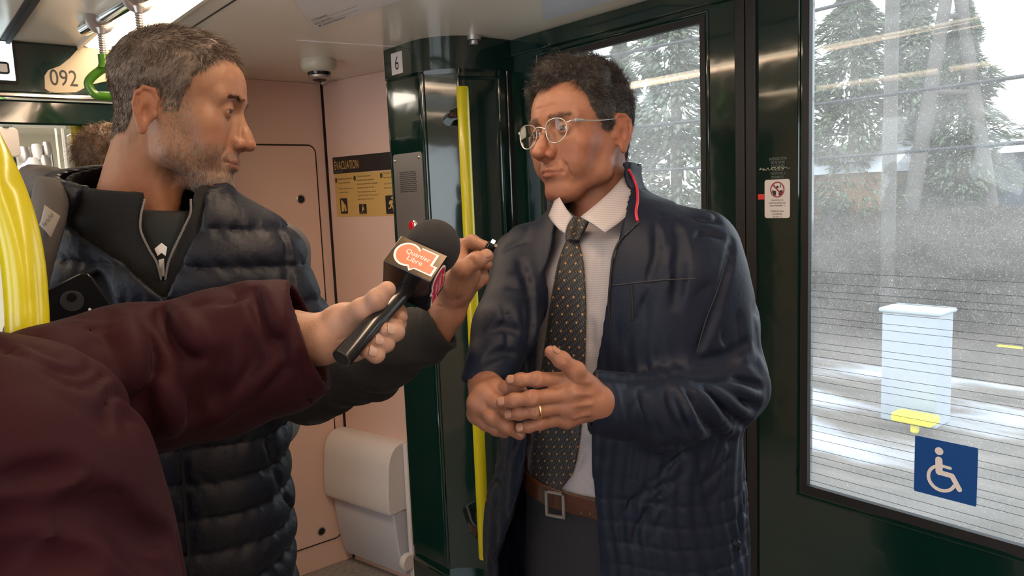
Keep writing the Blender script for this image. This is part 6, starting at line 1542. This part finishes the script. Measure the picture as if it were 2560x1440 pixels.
for s in (1, -1): chain(tb, [(s * .085, 0, -.65), (s * .10, .005, -.95), (s * .105, -.01, -BT[2] + .08)], [.09, .07, .06], .03); tb.add(cap((s * .105, -.01, -BT[2] + .05), (s * .105, .10, -BT[2] + .045), .045), .02)
finish('trousers', tb, M_denim, bp_, 1)
v, q, c = join([hb, ib, hd2]); mk('body', v, q, M_skin, bp_, cols=c)
# microphone with its branded cube
mic = thing('microphone', 'black handheld microphone with foam windscreen and square logo flag', 'microphone', tuple(P(1045, 690, .86)))
k_ = .060 / 132
E1 = (rt * 120 + up * -54 + fw * -16.4); E1 /= np.linalg.norm(E1); AA = (rt * 36 + up * 64 + fw * 52.7); AA -= E1 * (AA @ E1); AA /= np.linalg.norm(AA); E3 = np.cross(AA, E1); E3 *= 1 if E3 @ fw > 0 else -1
TL = P(1004, 588, .885)      # far left corner of the upper face
Wc, Lc, Dc = .0605, .043, .0605
cc_ = TL + E1 * Wc / 2 - AA * Lc / 2 + E3 * Dc / 2
def cfr(a, b, c): return cc_ + E1 * a + AA * b + E3 * c
g = MB(); v_ = [cfr(a * Wc / 2, b * Lc / 2, c * Dc / 2) for c in (-1, 1) for b in (-1, 1) for a in (-1, 1)]
g.add(v_, [(0, 1, 3, 2), (4, 6, 7, 5), (0, 4, 5, 1), (2, 3, 7, 6), (0, 2, 6, 4), (1, 5, 7, 3)]); cube = g.build('mic_flag', mat('black_acrylic', (.006, .006, .007), .12, bump=(6, .1, .01)), mic, smooth=False, bev=.0012)
# logo on the two visible faces
M_logo = mat('orange_logo', rgb('c25a38'), .4); M_logo2 = mat('crimson_logo', rgb('b0203c'), .4)
def logo(fr_, W, Hh, mcol, text=True):
    q = lambda u, v: (u * W, v * Hh)
    def shape(gr_):
        o = []
        for i in range(24):
            a = math.radians(40 + 255 * i / 23); o.append((.30 + (.225 + gr_) * math.cos(a), .50 + (.34 + gr_ * 1.3) * math.sin(a) * 1.0))
        o += [(.44 - gr_ * .3, .20 - gr_), (.50, .10 - gr_ * 1.5), (.56 + gr_ * .2, .20 - gr_), (.90 + gr_, .20 - gr_), (.90 + gr_, .45 + gr_), (.80 + gr_, .45 + gr_), (.80 + gr_, .84 + gr_), (.48, .84 + gr_)]
        return [q(*p) for p in o]
    g = MB(); g.prism(shape(.045), .0002, .0006, fr_); b0 = g.build('logo_border', M_sticker, cube, smooth=False)
    g = MB(); g.prism(shape(.0), .0007, .0010, fr_); g.build('logo_shape', mcol, b0, smooth=False)
    text_mesh('lettering', 'Quartier', fr_, .50 * W, .52 * Hh, .0064, M_sticker, b0, w=.52 * W, align='CENTER', lift=.0013)
    text_mesh('lettering', 'Libre', fr_, .50 * W, .32 * Hh, .0064, M_sticker, b0, w=.32 * W, align='CENTER', lift=.0013)
o_ = cfr(-Wc / 2, -Lc / 2, -Dc / 2); logo(lambda a, b, c=0: o_ + E1 * (a + .002) + AA * b - E3 * c, Wc * .97, Lc, M_logo)
o2 = cfr(Wc / 2, -Lc / 2, -Dc / 2); logo(lambda a, b, c=0: o2 + E3 * a + AA * b + E1 * c, Dc, Lc, M_logo2)
# bronze-tinted glossy upper face
g = MB(); g.prism([(.001, .001), (Wc - .001, .001), (Wc - .001, Lc - .001), (.001, Lc - .001)], .0, .00015, lambda a, b, c=0: o_ + E1 * a + AA * b - E3 * c); g.build('upper_face', mat('bronze_gloss', rgb('3f3122'), .22, metal=.5, noise=(60, .3, 3)), cube, smooth=False)
hdl0 = P(853, 897, .80); hdl1 = cfr(0, -Lc / 2 + .002, .004); hd_ = hdl1 - hdl0; hl = np.linalg.norm(hd_)
MB().lathe([(0, 0), (.0108, 0), (.0116, .0015), (.0112, hl * .5), (.0100, hl)], hdl0, hd_, 36).build('handle', mat('mic_handle', (.012, .011, .011), .22, coat=.3), mic)
MB().lathe([(.009, -.0004), (.009, .0003), (.008, .0006)], hdl0, hd_, 24).build('end_cap', M_black, mic)
fo_f = Fld((-.05, -.05, -.05), (.05, .05, .06), .0022, frame(E3, AA), cc_ + AA * (Lc / 2 + .024)); fo_f.add(ell((0, 0, .0), (.0335, .0335, .036)), .01); fo_f.sub(rbox((0, 0, -.075), (.06, .06, .05)), .004); finish('foam_windscreen', fo_f, mat('black_foam', (.010, .009, .011), .95, bump=(900, .8, .002)), mic, 1)
# person far behind, seen past the grey-haired man's neck
fp = thing('person', 'person with brown hair and a black collar behind the neck of the grey-haired man', 'person', tuple(P(284, 430, 2.1) * np.array([1, 1, 0])))
FMx = head_frame(165, 4, 6); prF = dict(skin=(.48, .25, .17), h=.004)
FO = P(288, 425, 2.12)
p_, q_, f_ = make_head(prF, FMx, FO, (.95, .95, .95), ''); hf = (f_.wor(p_), q_, skin_colour(p_, prF))
grow(p_, q_, f_, [(0, .06), (40, .06), (60, .02), (80, .0), (100, 0.), (130, -.03), (180, -.045)], dict(th=.014, n=3500, length=lambda r: .03 + 0 * r[:, 2], rad=.0006, flow=lambda r, n: np.tile([0, .3, -1.], (len(r), 1)), cols=[(.05, .028, .018), (.09, .05, .03), (.16, .09, .05)], curl=.006, lift=.5, mess=.5, K=6), fp, prF)
FB = hframe(160); FBO = FO + np.array([0, 0, -.50])
f_ = Fld((-.28, -.22, -.60), (.28, .22, .40), .009, FB, FBO); f_.add(column([-.6, -.3, 0, .18, .25, .30, .34, .40], [0] * 8, [0, 0, 0, 0, 0, -.02, -.03, -.04], [.19, .19, .20, .195, .15, .090, .082, .086], [.12, .12, .12, .11, .1, .09, .082, .086], 2.2), .01)
for s in (1, -1): chain(f_, [(s * .19, 0, .19), (s * .23, 0, -.1), (s * .2, .08, -.3)], [.06, .05, .04], .02)
finish('black_coat', f_, M_fleece, fp, 1)
f_ = Fld((-.2, -.16, -FBO[2]), (.2, .2, -.5), .012, FB, FBO); 
for s in (1, -1): chain(f_, [(s * .08, 0, -.55), (s * .09, 0, -FBO[2] + .06)], [.08, .055], .02); f_.add(cap((s * .09, 0, -FBO[2] + .05), (s * .09, .1, -FBO[2] + .045), .045), .02)
finish('trousers', f_, M_denim, fp, 1)
v, q, c = join([hf, inner_body(FB, FBO, column([-.4, 0, .2, .3], [0] * 4, [0] * 4, [.13, .13, .1, .05], [.08, .08, .07, .05], 2.2), [], -FBO[2], (.48, .25, .17), .02)]); mk('body', v, q, M_skin, fp, cols=c)
